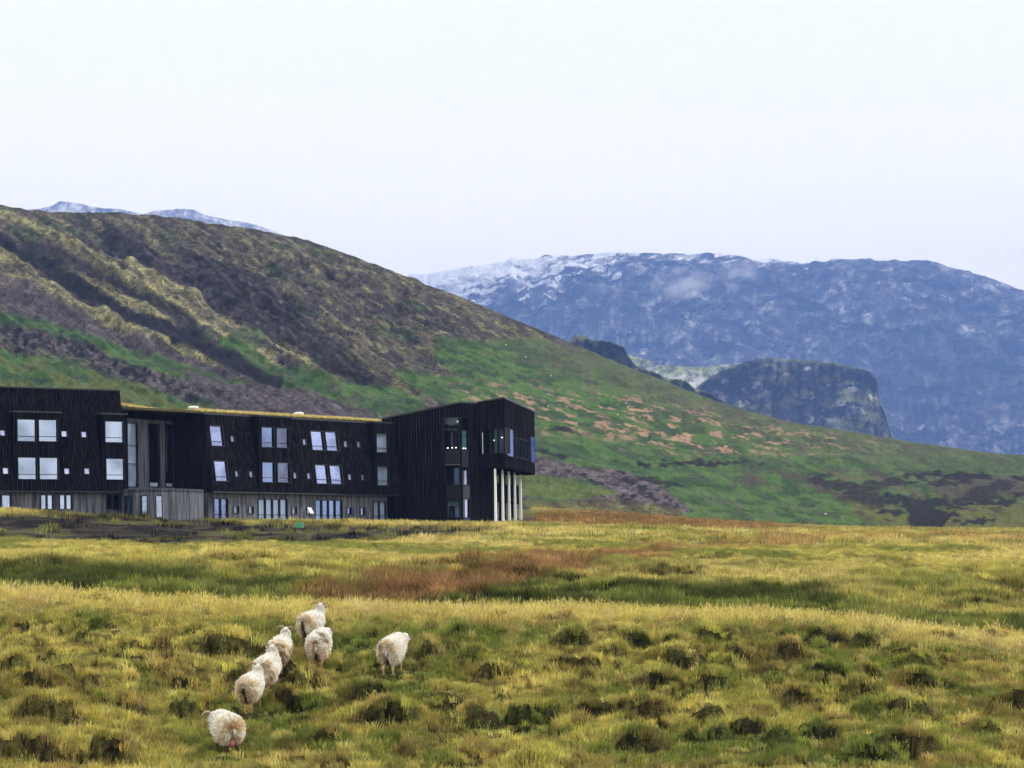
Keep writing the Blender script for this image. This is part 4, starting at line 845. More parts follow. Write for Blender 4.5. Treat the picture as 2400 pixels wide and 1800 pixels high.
# dark screen hung behind the pillars with its posts
pS = Vector(XY(1168, 247)); pS2 = Vector(XY(1216, 259))
sw = Wall(pS, pS2-pS); Ls = (pS2-pS).length; zs0, zs1 = sw.Sz(1190, 1179)[1], sw.Sz(1190, 1135)[1]
m_ = MB(); sw.box(m_, 0, Ls, zs0, zs1, -.2, 0); m_.build('terrace_screen', M['wood'], blk)
for k in range(5):
    S = Ls*(k+.3)/5; m_ = MB(); sw.box(m_, S-.12, S+.12, zs0-6, zFl-.11, -.5, -.22); m_.build('post', M['wood'], blk)

# re-seat children under their Empties
bpy.context.view_layer.update()
for root in (hotel, blk):
    inv = root.matrix_world.inverted()
    for ch in root.children: ch.matrix_parent_inverse = inv
    # sub-parts are already relative to parts that sit at the world origin

# ------------------------------------------------------------------ small things by the buildings
def gz(X, Y): return float(ground_z(np.array([float(X)]), np.array([float(Y)]))[0])
Yg = find_Y(702, 1236, 160, 225); c = XY(702, Yg, 1236); z = gz(c[0], Yg)
gb = empty('crate_bin', (c[0], Yg, z)); tag(gb, 'low green plastic bin with lid on gravel before the hotel', 'bin')
def rbox(mb, cx, cy, cz, wx, wy, wz, tp=.9):
    mb.hexa([(cx-wx/2*tp, cy-wy/2*tp, cz), (cx+wx/2*tp, cy-wy/2*tp, cz), (cx+wx/2*tp, cy+wy/2*tp, cz), (cx-wx/2*tp, cy+wy/2*tp, cz), (cx-wx/2, cy-wy/2, cz+wz), (cx+wx/2, cy-wy/2, cz+wz), (cx+wx/2, cy+wy/2, cz+wz), (cx-wx/2, cy+wy/2, cz+wz)])
sc_ = Yg/F
m_ = MB(); rbox(m_, 0, 0, -.05, 19*sc_, .5, .05+7*sc_, .86); m_.build('body', M['green_box'], gb)
m_ = MB(); rbox(m_, 0, 0, 7.5*sc_, 21*sc_, .56, 1.4*sc_, 1); rbox(m_, 0, 0, 8.9*sc_, 19*sc_, .5, 1.8*sc_, 1.05); m_.build('lid', M['green_box'], gb)
for sx in (-1, 1):
    m_ = MB(); rbox(m_, sx*8.5*sc_, -.2, -.05, 3*sc_, .12, 3*sc_, 1.3); m_.build('foot', M['post'], gb)

# ------------------------------------------------------------------ sheep
def tube(mb, pts, rads, n=8):
    vs = []; pts = [Vector(p) for p in pts]
    for i, p in enumerate(pts):
        t = (pts[min(i+1, len(pts)-1)]-pts[max(i-1, 0)]).normalized(); a = t.orthogonal().normalized(); b = t.cross(a)
        for k in range(n):
            q_ = 2*math.pi*k/n; vs.append(p+(a*math.cos(q_)+b*math.sin(q_))*rads[i])
    m = len(pts); fs = [(i*n+k, i*n+(k+1) % n, (i+1)*n+(k+1) % n, (i+1)*n+k) for i in range(m-1) for k in range(n)]
    fs += [tuple(range(n))[::-1], tuple(range((m-1)*n, m*n))]; mb.add(vs, fs)
def skin_mesh(name, verts, edges, root=0, sub=2):
    me = bpy.data.meshes.new(name); me.from_pydata([v[:3] for v in verts], edges, []); me.update()
    o = bpy.data.objects.new(name, me); COL.objects.link(o)
    md = o.modifiers.new('s', 'SKIN'); md.use_smooth_shade = True
    for i, v in enumerate(verts):
        sv_ = me.skin_vertices[0].data[i]; sv_.radius = (v[3], v[4] if len(v) > 4 else v[3]); sv_.use_root = (i == root)
    sb = o.modifiers.new('d', 'SUBSURF'); sb.levels = sub; sb.render_levels = sub
    dg = bpy.context.evaluated_depsgraph_get(); dg.update()
    m2 = bpy.data.meshes.new_from_object(o.evaluated_get(dg)); bpy.data.objects.remove(o); m2.name = name
    return m2
SHEEP = []
def make_sheep(idx, px, py, heading, size, label, head='up', yaw=0.0, legs=(0, 0, 0, 0), patch='none', leg_col='tan', horn=1.0, curly=False, wool=1.0, droop=1.0):
    Y = find_Y(px, py); X = XY(px, Y, py)[0]
    # local frame: +Y is the way it walks
    rs = np.random.default_rng(100+idx)
    root = empty('sheep', (X, Y, gz(X, Y)))
    hd = math.radians(heading); fx, fy = math.sin(hd), math.cos(hd)
    dz = (float(base_z(np.array([X+fx*.5]), np.array([Y+fy*.5]))[0])-float(base_z(np.array([X-fx*.5]), np.array([Y-fy*.5]))[0]))
    pitch = math.atan(dz)
    root.rotation_mode = 'ZXY'; root.rotation_euler = (pitch*.85, 0, -hd); size *= .86; root.scale = (size, size, size*1.06)
    SHEEP.append((X, Y)); tag(root, label, 'sheep', 'sheep walking up the grassy slope')
    # neck and head line
    ya = math.radians(yaw); hy, hx = math.cos(ya), math.sin(ya)
    base = Vector((0, .40, .76))
    if head == 'up':
        neck = [base, base+Vector((hx*.12, hy*.12, .12)), base+Vector((hx*.20, hy*.20, .24))]; hdz = .30
    elif head == 'low':
        neck = [base, base+Vector((hx*.16, hy*.16, .02)), base+Vector((hx*.32, hy*.32, .05))]; hdz = .08
    else:
        neck = [base, base+Vector((hx*.16, hy*.16, .07)), base+Vector((hx*.28, hy*.28, .13))]; hdz = .16
    poll = base+Vector((hx*(.26 if head == 'up' else .4), hy*(.26 if head == 'up' else .4), hdz))
    nose = poll+Vector((hx*.20, hy*.20, -.12))
    # continuous body: trunk, neck, head, four jointed legs
    V = [(0, -.30, .68, .15, .17), (0, 0, .68, .16, .18), (0, .32, .69, .14, .16)]
    Ed = [(0, 1), (1, 2)]
    for p, r in ((neck[1], .11), (neck[2], .085), (poll, .075), ((poll+nose)/2, .06), (nose, .04)):
        V.append((*p, r, r*1.15)); Ed.append((len(V)-2 if len(V) > 4 else 2, len(V)-1))
    L = {'hl': (-.13, -.36), 'hr': (.13, -.36), 'fl': (-.12, .30), 'fr': (.12, .30)}
    for k, (nm, (lx, ly)) in enumerate(L.items()):
        s = legs[k]; hind = nm[0] == 'h'; b = 0 if hind else 2; i0 = len(V); lift = max(0, s)*.10
        if hind:
            pts = [(lx, ly+.02, .48, .10), (lx, ly+.09+s*.08, .36, .075), (lx, ly-.09+s*.18, .24+lift, .036), (lx, ly-.04+s*.22, .09+lift, .024), (lx, ly+.0+s*.22, .02+lift, .030)]
        else:
            pts = [(lx, ly, .48, .09), (lx, ly+.01+s*.08, .36, .055), (lx, ly+.02+s*.15, .24+lift*.5, .034), (lx, ly+s*.20, .09+lift, .024), (lx, ly+.03+s*.20, .02+lift, .030)]
        for j, p in enumerate(pts):
            V.append(p); Ed.append((b if j == 0 else i0+j-1, i0+j))
    me = skin_mesh('body', V, Ed, 1, 1)
    co = np.zeros(len(me.vertices)*3, np.float32); me.vertices.foreach_get('co', co); co = co.reshape(-1, 3)
    tan = np.array(lin((158, 124, 98))) if leg_col == 'tan' else (np.array(lin((70, 52, 44))) if leg_col == 'dark' else np.array(lin((196, 176, 140))))
    cb = np.tile(tan, (len(co), 1)); white = np.array([.62, .58, .50])
    cb[co[:, 2] > .46] = np.array([.10, .08, .06]); hh = (co[:, 1] > .45) | (co[:, 2] > .75); cb[hh] = white
    cb[co[:, 2] < .055] = np.array([.03, .025, .02])
    n_ = fbm(co[:, 0]*40, co[:, 2]*20, 2, idx); cb = cb*(.7+.6*n_)[:, None]
    set_color(me, cb); link('body', me, M['skin'], root, True)
    # fleece: lofted shell from rump to nape
    ys = [-.56, -.54, -.48, -.38, -.22, 0, .20, .34]
    rx = [.04, .15, .245, .315, .345, .34, .31, .265]; rz = [.04, .16, .26, .32, .34, .33, .31, .27]; cz = [.62, .61, .595, .58, .58, .585, .60, .63]
    rx = [a*.93 for a in rx]; rz = [a*.86 for a in rz]; cz = [a+.105 for a in cz]
    ctr = [Vector((0, y, z)) for y, z in zip(ys, cz)]
    path = list(zip(ctr, rx, rz))
    nk = [(base+Vector((hx*.04, .06, .03)), .215, .225), (neck[1]+Vector((0, 0, .0)), .165, .175), (neck[2], .125, .13), (poll+Vector((-hx*.02, -hy*.02, .015)), .10, .10), (poll+Vector((hx*.07, hy*.07, .0)), .05, .05)]
    path += nk
    nr = len(path)*3; ns = 40
    tt = np.linspace(0, len(path)-1, nr); VV = np.zeros((nr, ns, 3)); 
    pc = np.array([list(p[0])+[p[1], p[2]] for p in path]); idxs = np.arange(len(path))
    PP = np.stack([hermite(idxs, pc[:, j], tt) for j in range(5)], 1)
    PP[:, 3:] = np.maximum(PP[:, 3:], .02)
    for i in range(nr):
        tv = PP[min(i+1, nr-1), :3]-PP[max(i-1, 0), :3]; tv = Vector(tv).normalized()
        if tt[i] < 7.2: tv = Vector((0, 1, 0))
        side = Vector((tv.y, -tv.x, 0)).normalized(); upv = side.cross(tv).normalized()
        for k in range(ns):
            a = 2*math.pi*k/ns; ca, sa = math.sin(a), math.cos(a)     # a=0 top
            r1, r2 = PP[i, 3]*wool, PP[i, 4]*wool
            if sa < 0 and tt[i] < 7.2:      # hanging wool skirts lower, hind thighs lower still
                r2 *= 1.0+.10*droop+(.10*droop*math.exp(-((PP[i, 1]+.42)/.16)**2)*abs(ca)**.5)
            p = Vector(PP[i, :3])+side*ca*r1+upv*sa*r2
            VV[i, k] = p
    # cleft between the haunches
    xx, yy_, zz_ = VV[..., 0], VV[..., 1], VV[..., 2]
    cl = np.exp(-(xx/.045)**2)*(1-sstep(-.50, -.36, yy_))*(1-sstep(.55, .66, zz_)); VV[..., 1] += cl*.12
    nn = fbm(xx*9+idx, yy_*9+zz_*7, 3, 500+idx)-.5; nf = fbm(xx*26, yy_*26+zz_*22, 3, 520+idx)-.5
    cen = np.array([0, 0, .6]); dirn = VV-np.stack([np.zeros_like(xx), np.clip(yy_, -.4, .35), np.full_like(xx, .6)], -1); dirn /= np.linalg.norm(dirn, axis=-1, keepdims=True)+1e-6
    body_w = np.clip((nr-np.arange(nr))/nr*1.6, .25, 1)[:, None, None]
    VV += dirn*(nn*.05+nf*.03)[..., None]*body_w
    Q = []
    for i in range(nr-1):
        for k in range(ns): Q.append((i*ns+k, i*ns+(k+1) % ns, (i+1)*ns+(k+1) % ns, (i+1)*ns+k))
    VF = VV.reshape(-1, 3)
    def wool_col(p, tip=0.0):
        x, y, z = p[:, 0], p[:, 1], p[:, 2]
        n1 = fbm(x*7+idx*3, z*6+y*5, 3, 600+idx); n2 = fbm(x*24, z*12+y*20, 3, 610+idx)
        c = np.tile(np.array([.95, .91, .83]), (len(p), 1))
        rump = (1-sstep(-.45, -.15, y))
        c = c*(1-.72*(rump*sstep(.30, .60, n1)*.8)[:, None]*np.array([.28, .46, .75]))  # rump: yellow-brown staining plus rear shading painted into the wool
        low = 1-sstep(.35, .6, z); c = c*(1-low[:, None]*.5*np.array([.6, .8, 1.0]))  # underside shading painted into the wool colour
        c = c*(.70+.56*n2)[:, None]
        dk = np.zeros(len(p))
        if patch == 'round': dk = np.exp(-((x+.03)**2+(z-.66)**2)/.0060)*(y < -.25)*1.0; rg = np.exp(-(np.hypot(x+.03, z-.66)-.13)**2/.002)*(y < -.2)*.5; c = c*(1-rg[:, None]*np.array([.3, .5, .7]))
        if patch == 'stripe': dk = np.exp(-((x-.0)/.035)**2)*(y < -.3)*(z < .80)
        if patch == 'brown': c = c*(1-(sstep(.38, .55, n1)*sstep(-.1, .25, x*1+.25)*(z < .75)*.75)[:, None]*np.array([.45, .6, .72]))
        if patch == 'grey': g_ = (sstep(.42, .56, n1)*np.exp(-((y+.30)/.2)**2)*sstep(.72, .82, z)*(x > -.08)*.8); c = c*(1-g_[:, None]*np.array([.8, .82, .82]))
        if patch == 'smudge': g_ = np.exp(-((x+.16)**2/.008+(z-.80)**2/.004))*(y < -.1)*.6; c = c*(1-g_[:, None]*np.array([.7, .78, .75]))
        if patch == 'peach': g_ = np.exp(-((x-.02)**2/.018+(z-.76)**2/.010))*(y < -.2)*.8; c = c*(1-g_[:, None]*np.array([.0, .20, .38]))
        dk = np.maximum(dk, np.exp(-(x/.05)**2)*(y < -.25)*(z < .52)*.95)  # crease shade painted dark in the cleft between the haunches
        c = c*(1-np.clip(dk, 0, 1)*.97)[:, None]
        return np.clip(c, .004, .95)
    me = np_mesh('fleece', VF, np.array(Q)); set_color(me, wool_col(VF)*.95)
    fl = link('fleece', me, M['fleece'], root)
    # locks of wool
    NL = 4600; P0 = []; 
    fi = rs.integers(0, nr-5, NL); fk = rs.integers(0, ns, NL); u_, v_ = rs.random(NL), rs.random(NL)
    g0 = VV[fi, fk]*(1-u_)[:, None]*(1-v_)[:, None]+VV[fi+1, fk]*u_[:, None]*(1-v_)[:, None]+VV[fi, (fk+1) % ns]*(1-u_)[:, None]*v_[:, None]+VV[fi+1, (fk+1) % ns]*u_[:, None]*v_[:, None]
    dn = g0-np.stack([np.zeros(NL), np.clip(g0[:, 1], -.36, .3), np.full(NL, .60)], 1)
    nf_ = tt[fi] > 7.5; dn[nf_] = g0[nf_]-PP[fi[nf_], :3]
    dn /= np.linalg.norm(dn, axis=1, keepdims=True)+1e-6
    ln = (.054 if not curly else .045)*rs.uniform(.6, 1.4, NL)*np.where(nf_, .5, 1)*np.where(g0[:, 2] < .5, 1.5, 1)
    hang = np.array([0, -.15, -1.0 if not curly else -.2])
    if curly: dn2 = dn+rs.normal(0, .45, (NL, 3))
    else: dn2 = dn*.55+hang*np.where(g0[:, 2] > .8, .25, .8)[:, None]+rs.normal(0, .18, (NL, 3))
    dn2 /= np.linalg.norm(dn2, axis=1, keepdims=True)
    m1 = g0+(dn*.6+dn2*.4)*ln[:, None]*.5; tip = m1+dn2*ln[:, None]*.8
    sd_ = np.cross(dn2, rs.normal(0, 1, (NL, 3))); sd_ /= np.linalg.norm(sd_, axis=1, keepdims=True)+1e-6
    wd = .013*rs.uniform(.7, 1.4, NL)[:, None]
    LV = np.stack([g0-sd_*wd-dn*.01, g0+sd_*wd-dn*.01, m1+sd_*wd, m1-sd_*wd, tip], 1).reshape(-1, 3)
    b_ = np.arange(NL)*5
    T = np.concatenate([np.stack([b_, b_+1, b_+2], 1), np.stack([b_, b_+2, b_+3], 1), np.stack([b_+3, b_+2, b_+4], 1)])
    me = np_mesh('wool_lock', LV, T, False); lc = wool_col(g0)*(rs.uniform(.80, 1.15, NL))[:, None]; set_color(me, np.clip(np.repeat(lc, 5, 0), .004, .95))
    tag(link('wool_lock', me, M['fleece'], fl), kind='stuff')
    # ears, horns
    rt = Vector((hy, -hx, 0)); fw = Vector((hx, hy, 0)); up_ = Vector((0, 0, 1))
    for s in (-1, 1):
        m_ = MB(); e0 = poll+rt*s*.07+up_*(-.005)+fw*.03
        tube(m_, [e0, e0+rt*s*.05+up_*.01, e0+rt*s*.10-up_*.01, e0+rt*s*.13-up_*.02], [.015, .026, .020, .004], 6); ear = m_.build('ear', M['ear'] if 'ear' in M else M['horn'], root, True)
        if horn > 0:
            m_ = MB(); h0 = poll+rt*s*.045+up_*.05; k = horn
            pts = [h0, h0+(rt*s*.05+up_*.04-fw*.01)*k, h0+(rt*s*.11+up_*.055-fw*.03)*k, h0+(rt*s*.17+up_*.035-fw*.05)*k, h0+(rt*s*.21-up_*.01-fw*.05)*k, h0+(rt*s*.22-up_*.05-fw*.02)*k]
            tube(m_, pts, [.026*k, .025*k, .022*k, .018*k, .012*k, .004], 8); m_.build('horn', M['horn'], root, True)
    m_ = MB(); tcol = 'tail'
    tube(m_, [(0, -.55, .74), (.01, -.60, .70), (.015, -.62, .63), (.015, -.61, .56)], [.035, .038, .030, .010], 8); m_.build('tail', M['tail_dark'] if patch in ('round', 'stripe') else M['tail'], root, True)
    return root
M['ear'] = simple('sheep_ear', (.30, .20, .15), .8, noise=.3, nscale=20)
M['tail'] = simple('pale_tail_wool', (.66, .60, .52), .95, noise=.3, nscale=30)
M['tail_dark'] = simple('dark_tail_wool', (.018, .014, .012), .95, noise=.3, nscale=30)
s1 = make_sheep(1, 532, 1777, -24, 1.02, 'lowest sheep of the line, curly fleece and pink udder showing', head='low', yaw=-14, legs=(0, 0, .1, -.1), patch='peach', leg_col='dark', curly=True, wool=1.12, droop=.2, horn=1.5)
udder = MB()
import itertools
vs = []; n1_, n2_ = 8, 12
for i in range(n1_+1):
    for k in range(n2_):
        th = math.pi*i/n1_; ph = 2*math.pi*k/n2_; vs.append((.0+.085*math.sin(th)*math.cos(ph), -.44+.085*math.sin(th)*math.sin(ph), .40+.10*math.cos(th)))
udder.add(vs, [(i*n2_+k, i*n2_+(k+1) % n2_, (i+1)*n2_+(k+1) % n2_, (i+1)*n2_+k) for i in range(n1_) for k in range(n2_)]); udder.build('udder', M['pink'], s1, True)
make_sheep(2, 590, 1681, 13, .95, 'sheep with round dark stain on its rump, one leg stretched back', head='up', yaw=6, legs=(.25, -.2, -.2, .3), patch='round', horn=1.3)
make_sheep(3, 629, 1619, 12, 1.0, 'cleanest white sheep in the middle of the line, long shaggy wool', head='up', yaw=-12, legs=(.2, -.1, -.2, .2), patch='none', horn=1.3)
make_sheep(4, 659, 1586, 8, .95, 'sheep with brown stained flank, half hidden behind a white one', head='up', yaw=10, legs=(.1, -.1, .2, -.2), patch='brown', horn=1.3)
make_sheep(5, 731, 1521, 22, .95, 'topmost sheep with dark cleft tail and both horns up', head='up', yaw=5, legs=(.1, -.1, -.1, .1), patch='stripe', horn=1.3)
make_sheep(6, 750, 1571, 6, 1.0, 'shaggy sheep with grey speckled back, just below the topmost one', head='low', yaw=18, legs=(.2, -.2, .1, .1), patch='grey', leg_col='tan', horn=.8)
make_sheep(7, 922, 1578, 17, 1.02, 'sheep walking alone at the right, away from the line', head='low', yaw=14, legs=(-.1, .1, .1, -.1), patch='smudge', leg_col='pale', horn=.0)

# far sheep on the long slope: too small to show parts
def far_sheep():
    m_ = MB(); n = 8
    tube(m_, [(-.5, 0, .62), (-.4, 0, .62), (0, 0, .62), (.35, 0, .66), (.5, 0, .74), (.66, 0, .86), (.82, 0, .80)], [.12, .3, .33, .30, .2, .12, .05], 8)
    for x in (-.35, .3):
        for y in (-.12, .12): tube(m_, [(x, y, .5), (x, y, .02)], [.05, .03], 5)
    me = bpy.data.meshes.new('far_sheep'); me.from_pydata(m_.v, [], m_.f); me.update(); me.materials.append(M['wool_far']); return me
M['wool_far'] = simple('far_fleece', (.78, .75, .68), .95, noise=.15, nscale=6)
fsm = far_sheep()
bpy.context.view_layer.update()
hill = bpy.data.objects['hill']
from mathutils.bvhtree import BVHTree
hb = BVHTree.FromObject(hill, bpy.context.evaluated_depsgraph_get())
def on_hill(px, py):
    a, e = unroll(px, py); d = Vector((float(a), 1, float(e))).normalized(); r = hb.ray_cast(Vector((0, 0, 0)), d); return r[0]
fs = [(1186, 810, 'far white sheep highest on the green slope'), (1233, 839, 'far white sheep second highest on the green slope'), (1292, 883, 'far white sheep just above the dry patches'), (1285, 954, 'far white sheep on dry patches right of the black roof'), (1467, 947, 'upper one of two far white sheep standing together'), (1471, 955, 'lower one of two far white sheep standing together'),
      (1448, 974, 'far white sheep on a pale dry patch below the pair'), (1775, 1003, 'far white sheep on the slope under the dark cliff'), (1881, 1023, 'far white sheep farthest right on the upper slope'), (1935, 1208, 'far white sheep low on the green slope near the ravine')]
for i, (px, py, lb) in enumerate(fs):
    p = on_hill(px, py)
    if p is None: continue
    o = link('sheep', fsm.copy() if False else fsm); o.location = p; o.rotation_euler = (0, 0, random.uniform(0, 6)); o.scale = (.42,)*3
    tag(o, lb, 'sheep', 'far sheep grazing on the long slope')
pm = MB(); tube(pm, [(0, 0, -.2), (0, 0, 1.2)], [.06, .05], 6); tube(pm, [(0, 0, 1.2), (0, 0, 1.26)], [.08, .03], 6)
pme = bpy.data.meshes.new('fence_post'); pme.from_pydata(pm.v, [], pm.f); pme.materials.append(M['post'])
for px, py, lb in ((1293, 1155, 'dim fence post nearest the black building'), (1326, 1154, 'palest fence post on the grassy knoll'), (1390, 1156, 'fence post between knoll and grey scree'), (1418, 1150, 'fence post at the foot of the grey scree')):
    p = on_hill(px, py)
    if p: o = link('fence_post', pme); o.location = p; tag(o, lb, 'fence post', 'fence posts on the knoll')

# ------------------------------------------------------------------ grass (stuff): tufts spread over the field
def blade_mesh(name, nb, h0, h1, rad, wd, lean, seed, seeds=0.0, segs=2):
    rs = np.random.default_rng(seed); V, T = [], []
    for i in range(nb):
        a = rs.uniform(0, 2*math.pi); r = rad*math.sqrt(rs.random()); x, y = r*math.cos(a), r*math.sin(a)
        h = rs.uniform(h0, h1); b = rs.uniform(.3, 1)*lean*h; la = a+rs.normal(0, .7); dx, dy = math.cos(la)*b, math.sin(la)*b
        fa = rs.uniform(0, math.pi); wx, wy = math.cos(fa)*wd/2, math.sin(fa)*wd/2; k = len(V)
        V += [(x-wx, y-wy, -.05), (x+wx, y+wy, -.05), (x+dx*.3+wx*.8, y+dy*.3+wy*.8, h*.6), (x+dx*.3-wx*.8, y+dy*.3-wy*.8, h*.6), (x+dx, y+dy, h)]
        T += [(k, k+1, k+2), (k, k+2, k+3), (k+3, k+2, k+4)]
        if rs.random() < seeds:
            k = len(V); s = wd*1.1; tx, ty = x+dx, y+dy
            V += [(tx-s, ty, h-.01), (tx+s, ty, h-.01), (tx+dx*.15, ty+dy*.15, h+.07), (tx, ty-s, h), (tx, ty+s, h)]; T += [(k, k+1, k+2), (k+3, k+4, k+2)]
    me = bpy.data.meshes.new(name); me.from_pydata(V, [], T); me.update(); me.materials.append(M['grass']); return me
tuft_objs = {}
for nm, a in dict(short=(20, .05, .13, .10, .014, .7, 1), long=(16, .10, .25, .10, .012, .8, 2), stalk=(9, .16, .34, .12, .006, .45, 3, .8), wide=(22, .16, .34, .26, .022, .5, 4), far=(20, .2, .42, .45, .045, .4, 5)).items():
    me = blade_mesh('grass_tuft_'+nm, *a); tuft_objs[nm] = bpy.data.objects.new('grass_tuft_'+nm, me)
def scatter(name, pts, scl, rot, nrm, col, tuft, label, parent=None):
    me = bpy.data.meshes.new(name); me.vertices.add(len(pts)); me.vertices.foreach_set('co', np.asarray(pts, np.float32).ravel())
    a = me.attributes.new('scl', 'FLOAT', 'POINT'); a.data.foreach_set('value', np.asarray(scl, np.float32))
    a = me.attributes.new('rot', 'FLOAT_VECTOR', 'POINT'); a.data.foreach_set('vector', np.asarray(rot, np.float32).ravel())
    set_color(me, col); o = link(name, me, None, parent)
    g = bpy.data.node_groups.new('spread_'+name, 'GeometryNodeTree')
    g.interface.new_socket('Geometry', in_out='INPUT', socket_type='NodeSocketGeometry'); g.interface.new_socket('Geometry', in_out='OUTPUT', socket_type='NodeSocketGeometry')
    gi = g.nodes.new('NodeGroupInput'); go = g.nodes.new('NodeGroupOutput'); ip = g.nodes.new('GeometryNodeInstanceOnPoints'); oi = g.nodes.new('GeometryNodeObjectInfo')
    oi.inputs['Object'].default_value = tuft_objs[tuft]; oi.inputs['As Instance'].default_value = True
    na = g.nodes.new('GeometryNodeInputNamedAttribute'); na.data_type = 'FLOAT'; na.inputs[0].default_value = 'scl'
    nr_ = g.nodes.new('GeometryNodeInputNamedAttribute'); nr_.data_type = 'FLOAT_VECTOR'; nr_.inputs[0].default_value = 'rot'
    er = g.nodes.new('FunctionNodeEulerToRotation')
    g.links.new(gi.outputs[0], ip.inputs['Points']); g.links.new(oi.outputs['Geometry'], ip.inputs['Instance']); g.links.new(na.outputs[0], ip.inputs['Scale'])
    g.links.new(nr_.outputs[0], er.inputs[0]); g.links.new(er.outputs[0], ip.inputs['Rotation']); g.links.new(ip.outputs[0], go.inputs[0])
    md = o.modifiers.new('spread', 'NODES'); md.node_group = g
    return tag(o, label, 'grass' if parent is None else None, kind='stuff')
def spread(name, n, Y0, Y1, tuft, s0, s1, label, keep, bright=1.0, seed=1):
    rs = np.random.default_rng(seed)
    Y = np.sqrt(rs.uniform(Y0**2, Y1**2, n)); ux_ = rs.uniform(-700, 3100, n); X = (ux_-CX)/F*Y
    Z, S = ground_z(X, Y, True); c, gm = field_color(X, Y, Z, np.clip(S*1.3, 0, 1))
    k = keep(X, Y, Z, S, gm, rs); X, Y, Z, c, S = X[k], Y[k], Z[k], c[k], S[k]; n = len(X)
    c = c*(rs.uniform(.6, 1.5, n)*(.45+1.1*fbm(X*4.2, Y*4.2, 3, 941)))[:, None]*bright; w_ = rs.random((n, 1)) < .2; c = np.where(w_, c*np.array([1.35, 1.25, .95]), c)
    pat = (.7+.6*fbm(X*.9, Y*.9, 3, 909))*np.where(c[:, 0] > 1.45*c[:, 1], 1.35, 1.0)*(1-.3*np.clip(S, 0, 1)); scl = rs.uniform(s0, s1, n)*pat*(.55+.9*fbm(X*3.1, Y*3.1, 3, 943))
    scl = scl*(1-.5*sstep(112, 135, Y)*(1-sstep(150, 165, Y)))
    for (qx, qy) in SHEEP: scl = scl*(1-.6*np.exp(-((X-qx)**2+(Y-qy+.25)**2)/.5))
    rot = np.stack([rs.normal(0, .14, n), rs.normal(0, .14, n), rs.uniform(0, 6.28, n)], 1)
    return scatter(name, np.stack([X, Y, Z-.01], 1), scl, rot, None, np.clip(c, .004, .8), tuft, label)
spread('grass', 120000, 46, 73, 'short', .8, 1.3, 'short dense meadow grass on the near slope', lambda X, Y, Z, S, g, r: (r.random(len(X)) > S*1.1) & (fbm(X*3.6, Y*3.6, 4, 945) > .36+.12*r.random(len(X))), 1.5, 11)
spread('grass', 75000, 46, 73, 'long', .6, 1.1, 'longer bent grass between the hummocks', lambda X, Y, Z, S, g, r: (S < .12) & (fbm(X*.7, Y*.7, 3, 915) > .46), 1.5, 12)
spread('grass', 43000, 48, 73, 'stalk', .6, 1.1, 'pale seed stalks of the near grass', lambda X, Y, Z, S, g, r: (S < .1) & (r.random(len(X)) < .12+.75*sstep(63, 70, Y)+.35*(1-sstep(50, 53, Y))), 1.5, 13)
spread('grass', 102000, 84, 155, 'wide', .7, 1.3, 'tall meadow grass beyond the dip', lambda X, Y, Z, S, g, r: r.random(len(X)) > g*.95, 1.32, 14)
spread('grass', 76000, 150, 330, 'far', .6, 1.1, 'far meadow grass before the buildings', lambda X, Y, Z, S, g, r: (r.random(len(X)) > g*.93) & ((X > -1.5) | (Y < 203.5+.62*np.maximum(X+41, 0)*1.0)) & ((X < -12) | (X > 2.6) | (Y < 235)), 1.25, 15)
# roof grass
rs = np.random.default_rng(5); pts = []
for k in range(3600):
    S = rs.uniform(-.1, SM1-1.3); d = -rs.uniform(.22, 1)**1.6*9-.25+2.0*0; d = -.35-8*rs.random()**2
    p = mw.O+mw.s*S+mw.n*d; pts.append((p.x, p.y, ztopM+.27))
for k in range(1400):
    f = rs.random(); S = LA*f; d = -.2-7*rs.random()**2; p = at.O+at.s*S+at.n*d; pts.append((p.x, p.y, zAt+(ztopM-zAt)*f+.27))
pts = np.array(pts); n = len(pts); cc = np.where(rs.random((n, 1)) < .5, C_['straw'], C_['straw']*np.array([.95, .8, .75]))*rs.uniform(.8, 1.4, (n, 1))*np.array([1.3, 1.5, 1.7])
rg = scatter('roof_grass', pts, rs.uniform(.45, .95, n), np.stack([rs.normal(0, .1, n), rs.normal(0, .1, n), rs.uniform(0, 6, n)], 1), None, cc, 'wide', None, hotel)
rg.matrix_parent_inverse = hotel.matrix_world.inverted()

# ------------------------------------------------------------------ air
hz = MB(); hz.hexa([(-9000, -300, -15), (9000, -300, -15), (9000, 12200, -15), (-9000, 12200, -15), (-9000, -300, 1420), (9000, -300, 1420), (9000, 12200, 1420), (-9000, 12200, 1420)])
m, nt_, o_ = mat_new('air_haze'); pv = N(nt_, 'ShaderNodeVolumePrincipled'); pv.inputs['Color'].default_value = (0.25, 0.43, 1.0, 1); pv.inputs['Density'].default_value = 9.6e-5
pv.inputs['Anisotropy'].default_value = 0.0
nt_.links.new(pv.outputs[0], o_.inputs['Volume'])
tag(hz.build('haze', m), 'thin blue air haze over the whole valley', 'haze', kind='stuff')

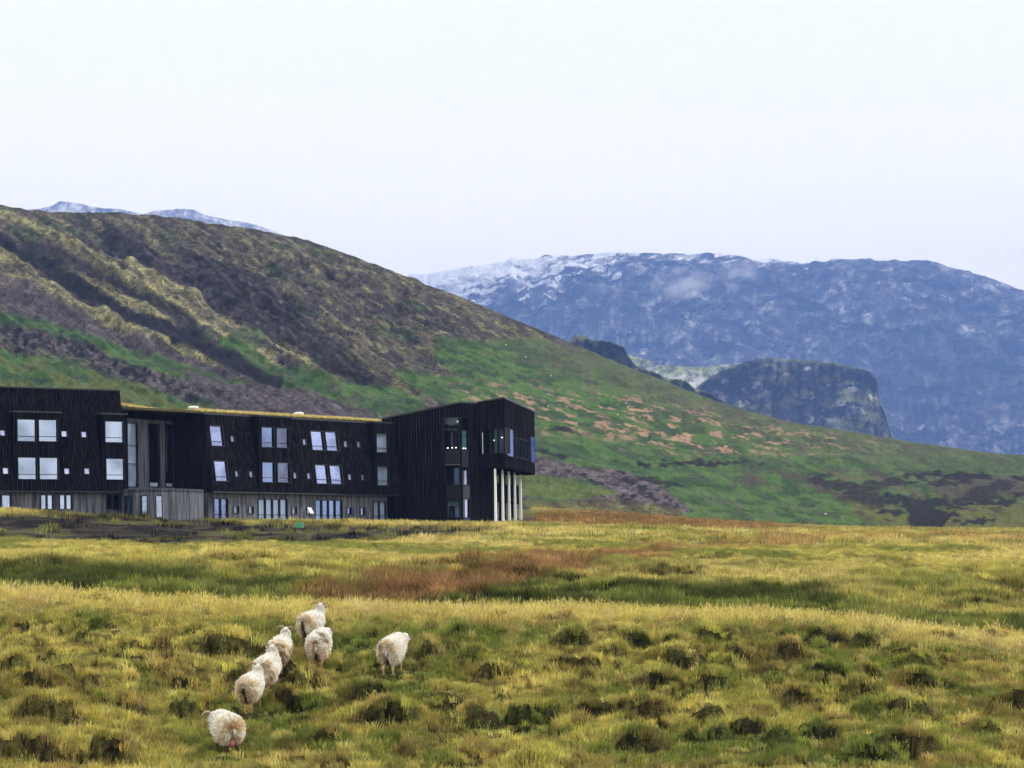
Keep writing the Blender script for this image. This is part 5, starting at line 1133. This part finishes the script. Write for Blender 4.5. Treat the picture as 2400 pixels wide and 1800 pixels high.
def mist(px, py, Y, wx, wz, dens, label, seed):
    c = P3(px, py, Y); mb = MB(); n1, n2 = 10, 18; vs = []
    for i in range(n1+1):
        for k in range(n2):
            th = math.pi*i/n1; ph = 2*math.pi*k/n2; vs.append((math.sin(th)*math.cos(ph), math.sin(th)*math.sin(ph), math.cos(th)))
    mb.add(vs, [(i*n2+k, i*n2+(k+1) % n2, (i+1)*n2+(k+1) % n2, (i+1)*n2+k) for i in range(n1) for k in range(n2)])
    m, nt, o = mat_new('mist'); v = N(nt, 'ShaderNodeVolumePrincipled'); v.inputs['Color'].default_value = (.95, .96, 1, 1); nt.links.new(v.outputs[0], o.inputs['Volume'])
    tc = N(nt, 'ShaderNodeTexCoord'); g = N(nt, 'ShaderNodeVectorMath', operation='LENGTH'); nt.links.new(tc.outputs['Object'], g.inputs[0])
    nz = N(nt, 'ShaderNodeTexNoise'); nz.inputs['Scale'].default_value = 1.7; nz.inputs['Detail'].default_value = 3
    ad = N(nt, 'ShaderNodeVectorMath', operation='ADD'); ad.inputs[1].default_value = (seed*3.1, seed, 0); nt.links.new(tc.outputs['Object'], ad.inputs[0]); nt.links.new(ad.outputs[0], nz.inputs['Vector'])
    a = N(nt, 'ShaderNodeMath', operation='SUBTRACT'); a.inputs[0].default_value = 1.0; nt.links.new(g.outputs['Value'], a.inputs[1])
    b = N(nt, 'ShaderNodeMapRange'); b.inputs[1].default_value = .45; b.inputs[2].default_value = .72; nt.links.new(nz.outputs[0], b.inputs[0])
    c2 = N(nt, 'ShaderNodeMath', operation='MULTIPLY', use_clamp=True); nt.links.new(a.outputs[0], c2.inputs[0]); nt.links.new(b.outputs[0], c2.inputs[1])
    d = N(nt, 'ShaderNodeMath', operation='MULTIPLY'); d.inputs[1].default_value = dens; nt.links.new(c2.outputs[0], d.inputs[0]); nt.links.new(d.outputs[0], v.inputs['Density'])
    ob = mb.build('mist', m); ob.location = c; ob.scale = (wx/F*Y, 180, wz/F*Y)
    return tag(ob, label, 'mist', kind='stuff')
mist(1600, 665, 7700, 85, 42, .022, 'pale wisp of cloud lying on the blue mountain face', 1)
mist(1735, 636, 7900, 66, 34, .012, 'faint smaller wisp of cloud near the mountain top', 4)
